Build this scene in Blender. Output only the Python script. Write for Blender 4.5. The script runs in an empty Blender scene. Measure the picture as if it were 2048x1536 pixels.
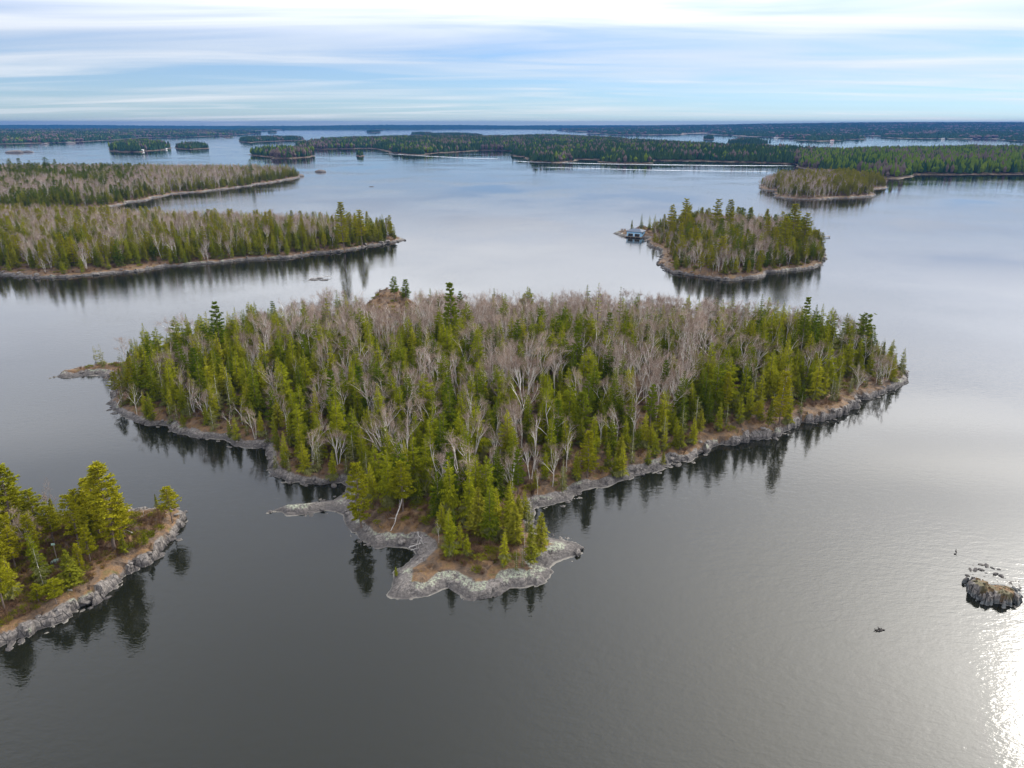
import bpy, math, random
import numpy as np
from mathutils import Vector, Matrix

# ------------------------------------------------------------------ camera, sky, sun, exposure
sc = bpy.context.scene
COL = sc.collection
CAM_H, FPX, PITCH = 60.0, 1422.0, math.radians(20.15)
cam_d = bpy.data.cameras.new('camera')
cam = bpy.data.objects.new('camera', cam_d)
COL.objects.link(cam)
cam.location = (0, 0, CAM_H)
cam.rotation_euler = (math.pi / 2 - PITCH, 0, 0)
cam_d.sensor_width = 36.0
cam_d.lens = 36.0 * FPX / 2048.0
cam_d.clip_start, cam_d.clip_end = 1.0, 60000.0
sc.camera = cam

SUN_EL, SUN_AZ = math.radians(33.3), math.radians(52.3)      # azimuth from the view axis towards the right
world = bpy.data.worlds.new('World'); sc.world = world; world.use_nodes = True
wn, wl = world.node_tree.nodes, world.node_tree.links
wn.clear()


def N(nodes, t, **kw):
    n = nodes.new(t)
    for k, v in kw.items():
        if k.startswith('i_'):
            key = k[2:]
            n.inputs[int(key) if key.isdigit() else key.replace('_', ' ')].default_value = v
        else:
            setattr(n, k, v)
    return n


def M2(nodes, links, op, a, b=None, c=None, clamp=False):
    n = nodes.new('ShaderNodeMath'); n.operation = op; n.use_clamp = clamp
    for i, v in enumerate((a, b, c)):
        if v is None: continue
        if isinstance(v, (int, float)): n.inputs[i].default_value = v
        else: links.new(v, n.inputs[i])
    return n.outputs[0]


def ramp(nodes, links, fac, stops, interp='LINEAR'):
    n = nodes.new('ShaderNodeValToRGB'); n.color_ramp.interpolation = interp
    e = n.color_ramp.elements
    while len(e) < len(stops): e.new(0.5)
    for el, (p, c) in zip(e, stops):
        el.position = p; el.color = tuple(c) + (1,) if len(c) == 3 else c
    links.new(fac, n.inputs[0])
    return n.outputs[0]


def build_sky():
    m = lambda *a, **k: M2(wn, wl, *a, **k)
    out = N(wn, 'ShaderNodeOutputWorld')
    sky = N(wn, 'ShaderNodeTexSky', sky_type='NISHITA', sun_disc=False)
    sky.sun_elevation = SUN_EL; sky.sun_rotation = SUN_AZ
    sky.air_density = 1.0; sky.dust_density = 0.0; sky.ozone_density = 4.0
    bg_sky = N(wn, 'ShaderNodeBackground'); bg_sky.inputs[1].default_value = 0.084
    tint = N(wn, 'ShaderNodeMix', data_type='RGBA', blend_type='MULTIPLY'); tint.inputs['Factor'].default_value = 1.0
    tint.inputs['B'].default_value = (0.52, 0.75, 1.12, 1)
    wl.new(sky.outputs[0], tint.inputs['A']); wl.new(tint.outputs['Result'], bg_sky.inputs[0])
    tc = N(wn, 'ShaderNodeTexCoord')
    sep = N(wn, 'ShaderNodeSeparateXYZ'); wl.new(tc.outputs['Generated'], sep.inputs[0])
    X, Y, Z = sep.outputs
    zc = m('MAXIMUM', Z, 0.0)
    den = m('ADD', zc, 0.045)
    u = m('DIVIDE', X, den); v = m('DIVIDE', Y, den)
    comb = N(wn, 'ShaderNodeCombineXYZ'); wl.new(u, comb.inputs[0]); wl.new(v, comb.inputs[1])
    # long streaks: a layer stretched along the line of cloud bands
    mp = N(wn, 'ShaderNodeMapping'); mp.inputs['Rotation'].default_value = (0, 0, math.radians(-14))
    mp.inputs['Scale'].default_value = (0.26, 0.72, 1); mp.inputs['Location'].default_value = (3.1, 1.7, 0)
    wl.new(comb.outputs[0], mp.inputs[0])
    n1 = N(wn, 'ShaderNodeTexNoise', i_Scale=1.0, i_Detail=4.5, i_Roughness=0.50, i_Distortion=0.7)
    wl.new(mp.outputs[0], n1.inputs['Vector'])
    mp2 = N(wn, 'ShaderNodeMapping'); mp2.inputs['Rotation'].default_value = (0, 0, math.radians(-6))
    mp2.inputs['Scale'].default_value = (0.10, 0.30, 1); mp2.inputs['Location'].default_value = (-1.3, 4.2, 0)
    wl.new(comb.outputs[0], mp2.inputs[0])
    n2 = N(wn, 'ShaderNodeTexNoise', i_Scale=1.0, i_Detail=3.0, i_Roughness=0.5)
    wl.new(mp2.outputs[0], n2.inputs['Vector'])
    mix = m('ADD', m('MULTIPLY', n1.outputs[0], 0.62), m('MULTIPLY', n2.outputs[0], 0.38))
    # more cloud cover overhead than down at the horizon
    cover = N(wn, 'ShaderNodeMapRange'); cover.inputs[1].default_value = 0.0; cover.inputs[2].default_value = 0.13
    cover.inputs[3].default_value = -0.09; cover.inputs[4].default_value = 0.12
    wl.new(zc, cover.inputs[0])
    mask = N(wn, 'ShaderNodeMapRange'); mask.interpolation_type = 'SMOOTHSTEP'
    mask.inputs[1].default_value = 0.24; mask.inputs[2].default_value = 0.77
    wl.new(m('ADD', mix, cover.outputs[0]), mask.inputs[0])
    # thin overcast veil everywhere
    veil = m('MULTIPLY', m('MAXIMUM', mask.outputs[0], 0.22), 0.92)
    # cloud brightness: ramp added to light the lake's reflections, and a wide glow where the sun stands behind it
    sd = Vector((math.sin(SUN_AZ) * math.cos(SUN_EL), math.cos(SUN_AZ) * math.cos(SUN_EL), math.sin(SUN_EL)))
    dot = N(wn, 'ShaderNodeVectorMath', operation='DOT_PRODUCT'); wl.new(tc.outputs['Generated'], dot.inputs[0])
    dot.inputs[1].default_value = sd
    dp = m('MAXIMUM', dot.outputs['Value'], 0.0)
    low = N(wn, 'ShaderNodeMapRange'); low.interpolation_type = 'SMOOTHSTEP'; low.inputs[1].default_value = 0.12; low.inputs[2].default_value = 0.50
    wl.new(zc, low.inputs[0])                                # mask added so the glow lights the water but spares the visible sky
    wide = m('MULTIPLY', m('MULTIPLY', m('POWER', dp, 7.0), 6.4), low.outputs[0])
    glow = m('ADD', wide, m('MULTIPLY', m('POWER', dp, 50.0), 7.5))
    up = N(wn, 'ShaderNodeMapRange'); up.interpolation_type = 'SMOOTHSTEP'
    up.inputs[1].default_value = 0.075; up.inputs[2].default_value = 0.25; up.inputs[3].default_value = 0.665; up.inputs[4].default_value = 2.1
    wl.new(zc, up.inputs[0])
    top = N(wn, 'ShaderNodeMapRange'); top.inputs[1].default_value = 0.40; top.inputs[2].default_value = 0.80; top.inputs[3].default_value = 0.0; top.inputs[4].default_value = 1.05  # dims the unseen sky overhead to darken the near water
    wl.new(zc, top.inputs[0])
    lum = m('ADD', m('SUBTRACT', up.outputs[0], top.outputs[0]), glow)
    shade = N(wn, 'ShaderNodeMapRange'); shade.inputs[1].default_value = 0.35; shade.inputs[2].default_value = 0.7
    shade.inputs[3].default_value = 0.87; shade.inputs[4].default_value = 1.03
    wl.new(n1.outputs[0], shade.inputs[0])
    lum = m('MULTIPLY', lum, shade.outputs[0])
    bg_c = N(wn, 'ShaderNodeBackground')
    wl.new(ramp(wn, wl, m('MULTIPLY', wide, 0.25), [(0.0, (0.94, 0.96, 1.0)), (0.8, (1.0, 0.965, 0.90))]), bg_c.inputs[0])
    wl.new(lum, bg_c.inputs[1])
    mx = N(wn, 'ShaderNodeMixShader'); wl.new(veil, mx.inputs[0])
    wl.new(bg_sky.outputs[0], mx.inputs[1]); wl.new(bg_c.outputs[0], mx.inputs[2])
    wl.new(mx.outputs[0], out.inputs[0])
    return sd


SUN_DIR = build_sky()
sun_d = bpy.data.lights.new('sun', 'SUN'); sun_d.energy = 1.0; sun_d.angle = math.radians(19); sun_d.color = (1.0, 0.94, 0.84)
sun = bpy.data.objects.new('sun', sun_d); COL.objects.link(sun)
sun.rotation_euler = SUN_DIR.to_track_quat('Z', 'Y').to_euler()

sc.render.engine = 'CYCLES'
sc.view_settings.view_transform = 'Standard'; sc.view_settings.look = 'None'
sc.view_settings.exposure = 0.55; sc.view_settings.gamma = 1.0; sc.view_settings.use_curve_mapping = False
cy = sc.cycles
cy.max_bounces = 6; cy.diffuse_bounces = 2; cy.glossy_bounces = 3; cy.transmission_bounces = 2
cy.volume_bounces = 0; cy.transparent_max_bounces = 8
cy.use_denoising = True
cy.use_adaptive_sampling = True; cy.adaptive_threshold = 0.012
cy.sample_clamp_indirect = 6.0
cy.caustics_reflective = False; cy.caustics_refractive = False

# ------------------------------------------------------------------ small maths
rng = np.random.default_rng(7)
SP, CP = math.sin(PITCH), math.cos(PITCH)


def ground(px, py, z=0.0):
    """The point at height z that the camera sees at a pixel of the 2048 x 1536 photograph (used for surveying positions)."""
    px = np.asarray(px, float); py = np.asarray(py, float)
    a = (px - 1024) / FPX; b = (py - 768) / FPX
    dy = CP - b * SP; dz = -SP - b * CP
    t = (z - CAM_H) / dz
    return np.stack([a * t, dy * t], -1)


def project(x, y, z):
    dx, dy, dz = x, y, z - CAM_H
    f = dy * CP - dz * SP; u = dy * SP + dz * CP
    return 1024 + FPX * dx / f, 768 - FPX * u / f, f


def _hash(ix, iy, s):
    h = (ix.astype(np.int64) * 374761393 + iy.astype(np.int64) * 668265263 + s * 1442695041) & 0x7fffffff
    h = ((h ^ (h >> 13)) * 1274126177) & 0x7fffffff
    return ((h ^ (h >> 16)) & 0xffff) / 65535.0


def vnoise(x, y, s=0):
    x = np.asarray(x, float); y = np.asarray(y, float)
    ix = np.floor(x); iy = np.floor(y); fx = x - ix; fy = y - iy
    fx = fx * fx * (3 - 2 * fx); fy = fy * fy * (3 - 2 * fy)
    ix = ix.astype(np.int64); iy = iy.astype(np.int64)
    a = _hash(ix, iy, s); b = _hash(ix + 1, iy, s); c = _hash(ix, iy + 1, s); d = _hash(ix + 1, iy + 1, s)
    return (a + (b - a) * fx) * (1 - fy) + (c + (d - c) * fx) * fy


def fbm(x, y, s=0, o=4):
    t, a, n = 0, 1.0, 0
    for i in range(o):
        t = t + a * vnoise(x * 2 ** i, y * 2 ** i, s + i * 17); n += a; a *= 0.5
    return t / n


def cell(x, y, s=0):
    """Blocky cell value and the distance to the edge between the two nearest cells."""
    ix = np.floor(x).astype(np.int64); iy = np.floor(y).astype(np.int64)
    d1 = np.full(np.shape(x), 9.0); d2 = d1.copy(); val = np.zeros(np.shape(x))
    for i in (-1, 0, 1):
        for j in (-1, 0, 1):
            cx, cyy = ix + i, iy + j
            qx = cx + 0.15 + 0.7 * _hash(cx, cyy, s); qy = cyy + 0.15 + 0.7 * _hash(cx, cyy, s + 5)
            d = np.hypot(x - qx, y - qy)
            near = d < d1
            d2 = np.where(near, d1, np.minimum(d2, d)); val = np.where(near, _hash(cx, cyy, s + 9), val); d1 = np.where(near, d, d1)
    return val, d2 - d1


def sstep(a, b, x):
    t = np.clip((x - a) / (b - a), 0, 1); return t * t * (3 - 2 * t)


# ------------------------------------------------------------------ mesh building
class MB:
    def __init__(self): self.v, self.f, self.m, self.n = [], [], [], 0

    def add(self, verts, faces, mat=0):
        verts = np.asarray(verts, float)
        self.v.append(verts)
        for f in faces: self.f.append(tuple(i + self.n for i in f)); self.m.append(mat)
        self.n += len(verts)

    def tris(self, P, mat=0):
        """P: (k,3,3) loose triangles."""
        P = np.asarray(P, float); k = len(P)
        if not k: return
        self.v.append(P.reshape(-1, 3))
        base = self.n
        self.f.extend((base + 3 * i, base + 3 * i + 1, base + 3 * i + 2) for i in range(k)); self.m.extend([mat] * k)
        self.n += 3 * k

    def tube(self, pts, rad, sides=6, mat=0, cap=True):
        pts = np.asarray(pts, float); n = len(pts)
        rad = np.broadcast_to(rad, (n,))
        tan = np.gradient(pts, axis=0); tan /= np.linalg.norm(tan, axis=1)[:, None] + 1e-9
        ref = np.array([0.31, 0.95, 0.05]) if abs(tan[0][2]) > 0.6 else np.array([0, 0, 1.0])
        V = []
        for p, t, r in zip(pts, tan, rad):
            a = np.cross(t, ref); a /= np.linalg.norm(a) + 1e-9; b = np.cross(t, a)
            for k in range(sides):
                w = 2 * math.pi * k / sides
                V.append(p + r * (math.cos(w) * a + math.sin(w) * b))
        F = []
        for i in range(n - 1):
            for k in range(sides):
                k2 = (k + 1) % sides
                F.append((i * sides + k, i * sides + k2, (i + 1) * sides + k2, (i + 1) * sides + k))
        if cap:
            F.append(tuple(range(sides))[::-1]); F.append(tuple((n - 1) * sides + k for k in range(sides)))
        self.add(V, F, mat)

    def box(self, c, s, mat=0, rz=0.0):
        x, y, z = (d / 2 for d in s)
        V = np.array([(i * x, j * y, k * z) for k in (-1, 1) for j in (-1, 1) for i in (-1, 1)])
        ca, sa = math.cos(rz), math.sin(rz)
        V = np.stack([V[:, 0] * ca - V[:, 1] * sa, V[:, 0] * sa + V[:, 1] * ca, V[:, 2]], 1) + np.array(c)
        self.add(V, [(0, 2, 3, 1), (4, 5, 7, 6), (0, 1, 5, 4), (2, 6, 7, 3), (0, 4, 6, 2), (1, 3, 7, 5)], mat)

    def mesh(self, name, mats, smooth=False):
        me = bpy.data.meshes.new(name)
        me.from_pydata(np.concatenate(self.v), [], self.f)
        for m in (mats if isinstance(mats, (list, tuple)) else [mats]): me.materials.append(m)
        me.polygons.foreach_set('material_index', self.m)
        if smooth: me.polygons.foreach_set('use_smooth', [True] * len(me.polygons))
        me.update()
        return me

    def merged(self, other):
        r = MB(); off = self.n
        r.v = self.v + other.v; r.f = self.f + [tuple(i + off for i in f) for f in other.f]
        r.m = self.m + other.m; r.n = self.n + other.n
        return r


def fast_mesh(name, V, T, mats, mi=None, smooth=False):
    """Triangles from numpy arrays."""
    me = bpy.data.meshes.new(name)
    V = np.ascontiguousarray(V, np.float32); T = np.ascontiguousarray(T, np.int32)
    me.vertices.add(len(V)); me.vertices.foreach_set('co', V.ravel())
    me.loops.add(T.size); me.loops.foreach_set('vertex_index', T.ravel())
    me.polygons.add(len(T)); me.polygons.foreach_set('loop_start', np.arange(0, T.size, 3, dtype=np.int32))
    for m in (mats if isinstance(mats, (list, tuple)) else [mats]): me.materials.append(m)
    if mi is not None: me.polygons.foreach_set('material_index', np.ascontiguousarray(mi, np.int32))
    me.polygons.foreach_set('use_smooth', np.full(len(T), smooth))
    me.update(calc_edges=True); me.validate()
    return me


def link(name, data, parent=None, loc=(0, 0, 0), rz=0.0, scale=None, **props):
    o = bpy.data.objects.new(name, data); COL.objects.link(o)
    o.location = loc; o.rotation_euler = (0, 0, rz)
    if scale is not None: o.scale = scale
    if parent is not None: o.parent = parent
    for k, v in props.items(): o[k] = v
    return o


# ------------------------------------------------------------------ materials
def new_mat(name):
    m = bpy.data.materials.new(name); m.use_nodes = True
    n, l = m.node_tree.nodes, m.node_tree.links
    n.clear()
    out = n.new('ShaderNodeOutputMaterial')
    return m, n, l, out


def leaf_mat(name, dark, light, scale=2.6, trans=0.14, rnd=0.8):
    """Foliage: colour varies from tree to tree and from spray to spray."""
    m, n, l, out = new_mat(name)
    oi = n.new('ShaderNodeObjectInfo'); tc = n.new('ShaderNodeTexCoord')
    nz = N(n, 'ShaderNodeTexNoise', i_Scale=scale, i_Detail=3.0, i_Roughness=0.6); l.new(tc.outputs['Object'], nz.inputs['Vector'])
    f = M2(n, l, 'ADD', M2(n, l, 'MULTIPLY', oi.outputs['Random'], rnd), M2(n, l, 'MULTIPLY', M2(n, l, 'SUBTRACT', nz.outputs[0], 0.5), 2.0))
    f = M2(n, l, 'ADD', f, 0.5 - rnd / 2, clamp=True)
    c = ramp(n, l, f, [(0.0, dark), (1.0, light)])
    d = n.new('ShaderNodeBsdfDiffuse'); t = n.new('ShaderNodeBsdfTranslucent'); mx = n.new('ShaderNodeMixShader')
    mx.inputs[0].default_value = trans
    l.new(c, d.inputs[0]); l.new(c, t.inputs[0]); l.new(d.outputs[0], mx.inputs[1]); l.new(t.outputs[0], mx.inputs[2])
    l.new(mx.outputs[0], out.inputs[0])
    return m


def plain_mat(name, col, rough=0.8, var=0.25, scale=4.0, bump=0.0):
    m, n, l, out = new_mat(name)
    p = N(n, 'ShaderNodeBsdfPrincipled'); p.inputs['Roughness'].default_value = rough
    tc = n.new('ShaderNodeTexCoord'); nz = N(n, 'ShaderNodeTexNoise', i_Scale=scale, i_Detail=4.0)
    l.new(tc.outputs['Object'], nz.inputs['Vector'])
    c = ramp(n, l, nz.outputs[0], [(0.25, [x * (1 - var) for x in col]), (0.75, [min(1, x * (1 + var)) for x in col])])
    l.new(c, p.inputs['Base Color'])
    if bump:
        b = N(n, 'ShaderNodeBump', i_Strength=bump); l.new(nz.outputs[0], b.inputs['Height']); l.new(b.outputs[0], p.inputs['Normal'])
    l.new(p.outputs[0], out.inputs[0])
    return m


MAT = dict(
    spruce=leaf_mat('spruce_needles', (0.036, 0.062, 0.004), (0.220, 0.225, 0.010)),
    spruce_yellow=leaf_mat('spruce_needles_light', (0.105, 0.125, 0.007), (0.270, 0.255, 0.014)),
    spruce_grey=leaf_mat('spruce_needles_lichen', (0.085, 0.092, 0.028), (0.190, 0.185, 0.065)),
    pine=leaf_mat('pine_needles', (0.175, 0.180, 0.008), (0.310, 0.280, 0.013)),
    pine_dark=leaf_mat('pine_needles_dark', (0.065, 0.110, 0.006), (0.165, 0.190, 0.010)),
    cedar=leaf_mat('cedar_sprays', (0.110, 0.125, 0.010), (0.235, 0.220, 0.020)),
    twig=leaf_mat('birch_twigs', (0.190, 0.135, 0.105), (0.370, 0.285, 0.230), scale=0.5, trans=0.1),
    birch_bark=plain_mat('birch_bark', (0.53, 0.485, 0.44), 0.7, 0.35, 1.5),
    bark=plain_mat('conifer_bark', (0.13, 0.095, 0.075), 0.9, 0.4, 3.0),
    grey_wood=plain_mat('weathered_wood', (0.42, 0.39, 0.36), 0.85, 0.3, 3.0),
    bush=leaf_mat('bare_bush_twigs', (0.120, 0.070, 0.045), (0.240, 0.150, 0.085), scale=0.8, trans=0.15),
    grass=leaf_mat('dead_grass', (0.140, 0.080, 0.020), (0.290, 0.190, 0.060), scale=0.8, trans=0.2),
    far_conifer=leaf_mat('far_conifer', (0.016, 0.046, 0.020), (0.055, 0.085, 0.026), scale=0.03, rnd=0.0),
    far_green=leaf_mat('far_green', (0.060, 0.105, 0.010), (0.135, 0.175, 0.016), scale=0.03, rnd=0.0),
    far_bare=leaf_mat('far_bare', (0.085, 0.066, 0.056), (0.160, 0.122, 0.104), scale=0.03, rnd=0.0),
)


def land_mat(name, litter=(0.115, 0.075, 0.045), wetness=(0.42, 0.42, 0.44)):
    """Island ground: rock near the water, leaf litter and moss above; 'soil' and 'lichen' are baked from the survey of the ground."""
    m, n, l, out = new_mat(name)
    mm = lambda *a, **k: M2(n, l, *a, **k)
    p = N(n, 'ShaderNodeBsdfPrincipled'); p.inputs['Roughness'].default_value = 0.85
    geo = n.new('ShaderNodeNewGeometry'); sep = n.new('ShaderNodeSeparateXYZ'); l.new(geo.outputs['Position'], sep.inputs[0])
    soil = N(n, 'ShaderNodeAttribute', attribute_name='soil'); lich = N(n, 'ShaderNodeAttribute', attribute_name='lichen')
    n1 = N(n, 'ShaderNodeTexNoise', i_Scale=0.45, i_Detail=6.0, i_Roughness=0.62); l.new(geo.outputs['Position'], n1.inputs['Vector'])
    n2 = N(n, 'ShaderNodeTexNoise', i_Scale=2.6, i_Detail=6.0, i_Roughness=0.7); l.new(geo.outputs['Position'], n2.inputs['Vector'])
    n3 = N(n, 'ShaderNodeTexNoise', i_Scale=0.22, i_Detail=4.0); l.new(geo.outputs['Position'], n3.inputs['Vector'])
    mp = N(n, 'ShaderNodeMapping'); mp.inputs['Scale'].default_value = (1.4, 1.4, 0.25); l.new(geo.outputs['Position'], mp.inputs[0])
    vo = N(n, 'ShaderNodeTexVoronoi', feature='DISTANCE_TO_EDGE', i_Scale=0.9); l.new(mp.outputs[0], vo.inputs['Vector'])
    crack = N(n, 'ShaderNodeMapRange'); crack.inputs[1].default_value = 0.0; crack.inputs[2].default_value = 0.05; l.new(vo.outputs['Distance'], crack.inputs[0])
    rock = ramp(n, l, n2.outputs[0], [(0.28, (0.055, 0.047, 0.043)), (0.5, (0.155, 0.136, 0.122)), (0.72, (0.29, 0.26, 0.235))])
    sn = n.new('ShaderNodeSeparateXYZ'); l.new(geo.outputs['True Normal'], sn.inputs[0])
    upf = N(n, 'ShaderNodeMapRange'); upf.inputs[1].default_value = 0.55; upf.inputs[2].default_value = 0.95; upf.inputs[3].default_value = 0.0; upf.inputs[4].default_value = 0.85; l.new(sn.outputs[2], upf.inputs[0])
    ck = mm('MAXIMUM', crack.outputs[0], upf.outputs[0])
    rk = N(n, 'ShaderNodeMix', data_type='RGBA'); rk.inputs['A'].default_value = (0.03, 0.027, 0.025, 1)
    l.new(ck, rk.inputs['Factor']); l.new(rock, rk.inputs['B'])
    # pale green lichen in patches
    lf = N(n, 'ShaderNodeMapRange'); lf.inputs[1].default_value = 0.50; lf.inputs[2].default_value = 0.60
    l.new(mm('ADD', n1.outputs[0], mm('MULTIPLY', mm('SUBTRACT', lich.outputs['Fac'], 0.62), 0.50)), lf.inputs[0])
    lc = ramp(n, l, n2.outputs[0], [(0.3, (0.15, 0.165, 0.11)), (0.7, (0.35, 0.39, 0.28))])
    fk = N(n, 'ShaderNodeMapRange'); fk.inputs[1].default_value = 0.44; fk.inputs[2].default_value = 0.58; l.new(n2.outputs[0], fk.inputs[0])
    r2 = N(n, 'ShaderNodeMix', data_type='RGBA'); l.new(mm('MULTIPLY', mm('MULTIPLY', lf.outputs[0], fk.outputs[0]), 0.85), r2.inputs['Factor']); l.new(rk.outputs['Result'], r2.inputs['A']); l.new(lc, r2.inputs['B'])
    # bleached line where the level of the lake has just dropped, dark wet band above it
    wv = mm('ADD', sep.outputs[2], mm('MULTIPLY', mm('SUBTRACT', n2.outputs[0], 0.5), 0.22))
    band = ramp(n, l, mm('MULTIPLY', wv, 0.5), [(0.0, (0.8, 0.8, 0.8)), (0.035, (0.6, 0.6, 0.6)), (0.055, (0.0, 0.0, 0.0)), (1.0, (0.0, 0.0, 0.0))])
    wet = ramp(n, l, mm('MULTIPLY', wv, 0.5), [(0.05, wetness), (0.22, (.75, .88, .95) if wetness[0] > .6 else (0.60, 0.60, 0.61)), (0.36, (1, 1, 1)), (1.0, (1, 1, 1))])
    r3 = N(n, 'ShaderNodeMix', data_type='RGBA', blend_type='MULTIPLY'); r3.inputs['Factor'].default_value = 1.0
    l.new(r2.outputs['Result'], r3.inputs['A']); l.new(wet, r3.inputs['B'])
    r4 = N(n, 'ShaderNodeMix', data_type='RGBA'); r4.inputs['B'].default_value = (0.30, 0.275, 0.235, 1)
    brk = N(n, 'ShaderNodeMapRange'); brk.inputs[1].default_value = 0.40; brk.inputs[2].default_value = 0.58; brk.inputs[3].default_value = 0.0; brk.inputs[4].default_value = 0.85
    l.new(n3.outputs[0], brk.inputs[0]); l.new(mm('MULTIPLY', band, brk.outputs[0]), r4.inputs['Factor']); l.new(r3.outputs['Result'], r4.inputs['A'])
    # ground cover
    cov = ramp(n, l, n1.outputs[0], [(0.30, [c * 0.55 for c in litter]), (0.46, litter), (0.56, (0.17, 0.095, 0.040)), (0.70, (0.085, 0.080, 0.022))])
    cv = N(n, 'ShaderNodeMix', data_type='RGBA', blend_type='MULTIPLY'); cv.inputs['Factor'].default_value = 0.8
    l.new(cov, cv.inputs['A']); l.new(ramp(n, l, n2.outputs[0], [(0.25, (0.45, 0.45, 0.45)), (0.75, (1.45, 1.4, 1.35))]), cv.inputs['B'])
    sf = N(n, 'ShaderNodeMapRange'); sf.inputs[1].default_value = 0.42; sf.inputs[2].default_value = 0.58
    l.new(mm('ADD', soil.outputs['Fac'], mm('MULTIPLY', mm('SUBTRACT', n2.outputs[0], 0.5), 0.7)), sf.inputs[0])
    fin = N(n, 'ShaderNodeMix', data_type='RGBA'); l.new(sf.outputs[0], fin.inputs['Factor'])
    l.new(r4.outputs['Result'], fin.inputs['A']); l.new(cv.outputs['Result'], fin.inputs['B'])
    l.new(fin.outputs['Result'], p.inputs['Base Color'])
    h = mm('ADD', n2.outputs[0], mm('MULTIPLY', ck, 0.5))
    b = N(n, 'ShaderNodeBump', i_Strength=0.55, i_Distance=0.25); l.new(h, b.inputs['Height']); l.new(b.outputs[0], p.inputs['Normal'])
    l.new(p.outputs[0], out.inputs[0])
    return m


MAT['land'] = land_mat('island_ground')
MAT['rock'] = MAT['land']
MAT['far_land'] = land_mat('far_ground', litter=(0.050, 0.046, 0.030))


def water_mat():
    m, n, l, out = new_mat('lake_water')
    mm = lambda *a, **k: M2(n, l, *a, **k)
    p = N(n, 'ShaderNodeBsdfPrincipled')
    p.inputs['Base Color'].default_value = (0.008, 0.009, 0.006, 1); p.inputs['Roughness'].default_value = 0.025; p.inputs['IOR'].default_value = 1.40
    geo = n.new('ShaderNodeNewGeometry')
    mp = N(n, 'ShaderNodeMapping'); mp.inputs['Rotation'].default_value = (0, 0, math.radians(18)); mp.inputs['Scale'].default_value = (0.6, 1.25, 1)
    l.new(geo.outputs['Position'], mp.inputs[0])
    a = N(n, 'ShaderNodeTexNoise', i_Scale=0.85, i_Detail=3.0, i_Roughness=0.55, i_Distortion=0.4); l.new(mp.outputs[0], a.inputs['Vector'])
    b2 = N(n, 'ShaderNodeTexNoise', i_Scale=0.17, i_Detail=2.0, i_Roughness=0.5); l.new(mp.outputs[0], b2.inputs['Vector'])
    w = N(n, 'ShaderNodeTexNoise', i_Scale=0.012, i_Detail=3.0, i_Roughness=0.5); l.new(geo.outputs['Position'], w.inputs['Vector'])
    wind = N(n, 'ShaderNodeMapRange'); wind.inputs[1].default_value = 0.38; wind.inputs[2].default_value = 0.66; wind.inputs[3].default_value = 0.15; wind.inputs[4].default_value = 1.25
    l.new(w.outputs[0], wind.inputs[0])
    a3 = N(n, 'ShaderNodeTexNoise', i_Scale=2.9, i_Detail=2.0, i_Roughness=0.5); l.new(mp.outputs[0], a3.inputs['Vector'])
    h = mm('ADD', mm('ADD', mm('MULTIPLY', a.outputs[0], 1.0), mm('MULTIPLY', a3.outputs[0], 0.42)), mm('MULTIPLY', b2.outputs[0], 0.55))
    h = mm('MULTIPLY', h, wind.outputs[0])
    bp = N(n, 'ShaderNodeBump', i_Strength=1.0, i_Distance=0.040); l.new(h, bp.inputs['Height']); l.new(bp.outputs[0], p.inputs['Normal'])
    l.new(p.outputs[0], out.inputs[0])
    return m


MAT['water'] = water_mat()

# ------------------------------------------------------------------ haze and lake
R = 11200.0
V = np.array([(-R, -400, 0), (R, -400, 0), (R, R - 400, 0), (-R, R - 400, 0)], float)
link('lake_water', fast_mesh('lake_water', V, [(0, 1, 2), (0, 2, 3)], MAT['water']), kind='structure')


def haze():
    m, n, l, out = new_mat('haze_air')
    v = N(n, 'ShaderNodeVolumePrincipled')
    v.inputs['Color'].default_value = (0.025, 0.13, 0.40, 1); v.inputs['Density'].default_value = 0.00009; v.inputs['Anisotropy'].default_value = 0.0
    l.new(v.outputs[0], out.inputs['Volume'])
    b = MB(); b.box((0, R / 2 - 300, 38.5), (2 * R + 400, R + 600, 85.0))
    link('haze', b.mesh('haze', m), kind='stuff')


haze()

# ------------------------------------------------------------------ islands
def rough_line(P, c, amp, minlen, r):
    """Closed outline with fractal detail; c is a per-corner value carried along."""
    P = [np.array(p) for p in P]; c = list(c)
    for _ in range(6):
        Q, d = [], []; changed = False
        for i in range(len(P)):
            a, b = P[i], P[(i + 1) % len(P)]; L = np.linalg.norm(b - a)
            Q.append(a); d.append(c[i])
            if L > minlen:
                nrm = np.array([-(b - a)[1], (b - a)[0]]) / L
                Q.append((a + b) / 2 + nrm * r.normal() * amp * L); d.append((c[i] + c[(i + 1) % len(P)]) / 2); changed = True
        P, c = Q, d
        if not changed: break
    return np.array(P), np.array(c)


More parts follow.
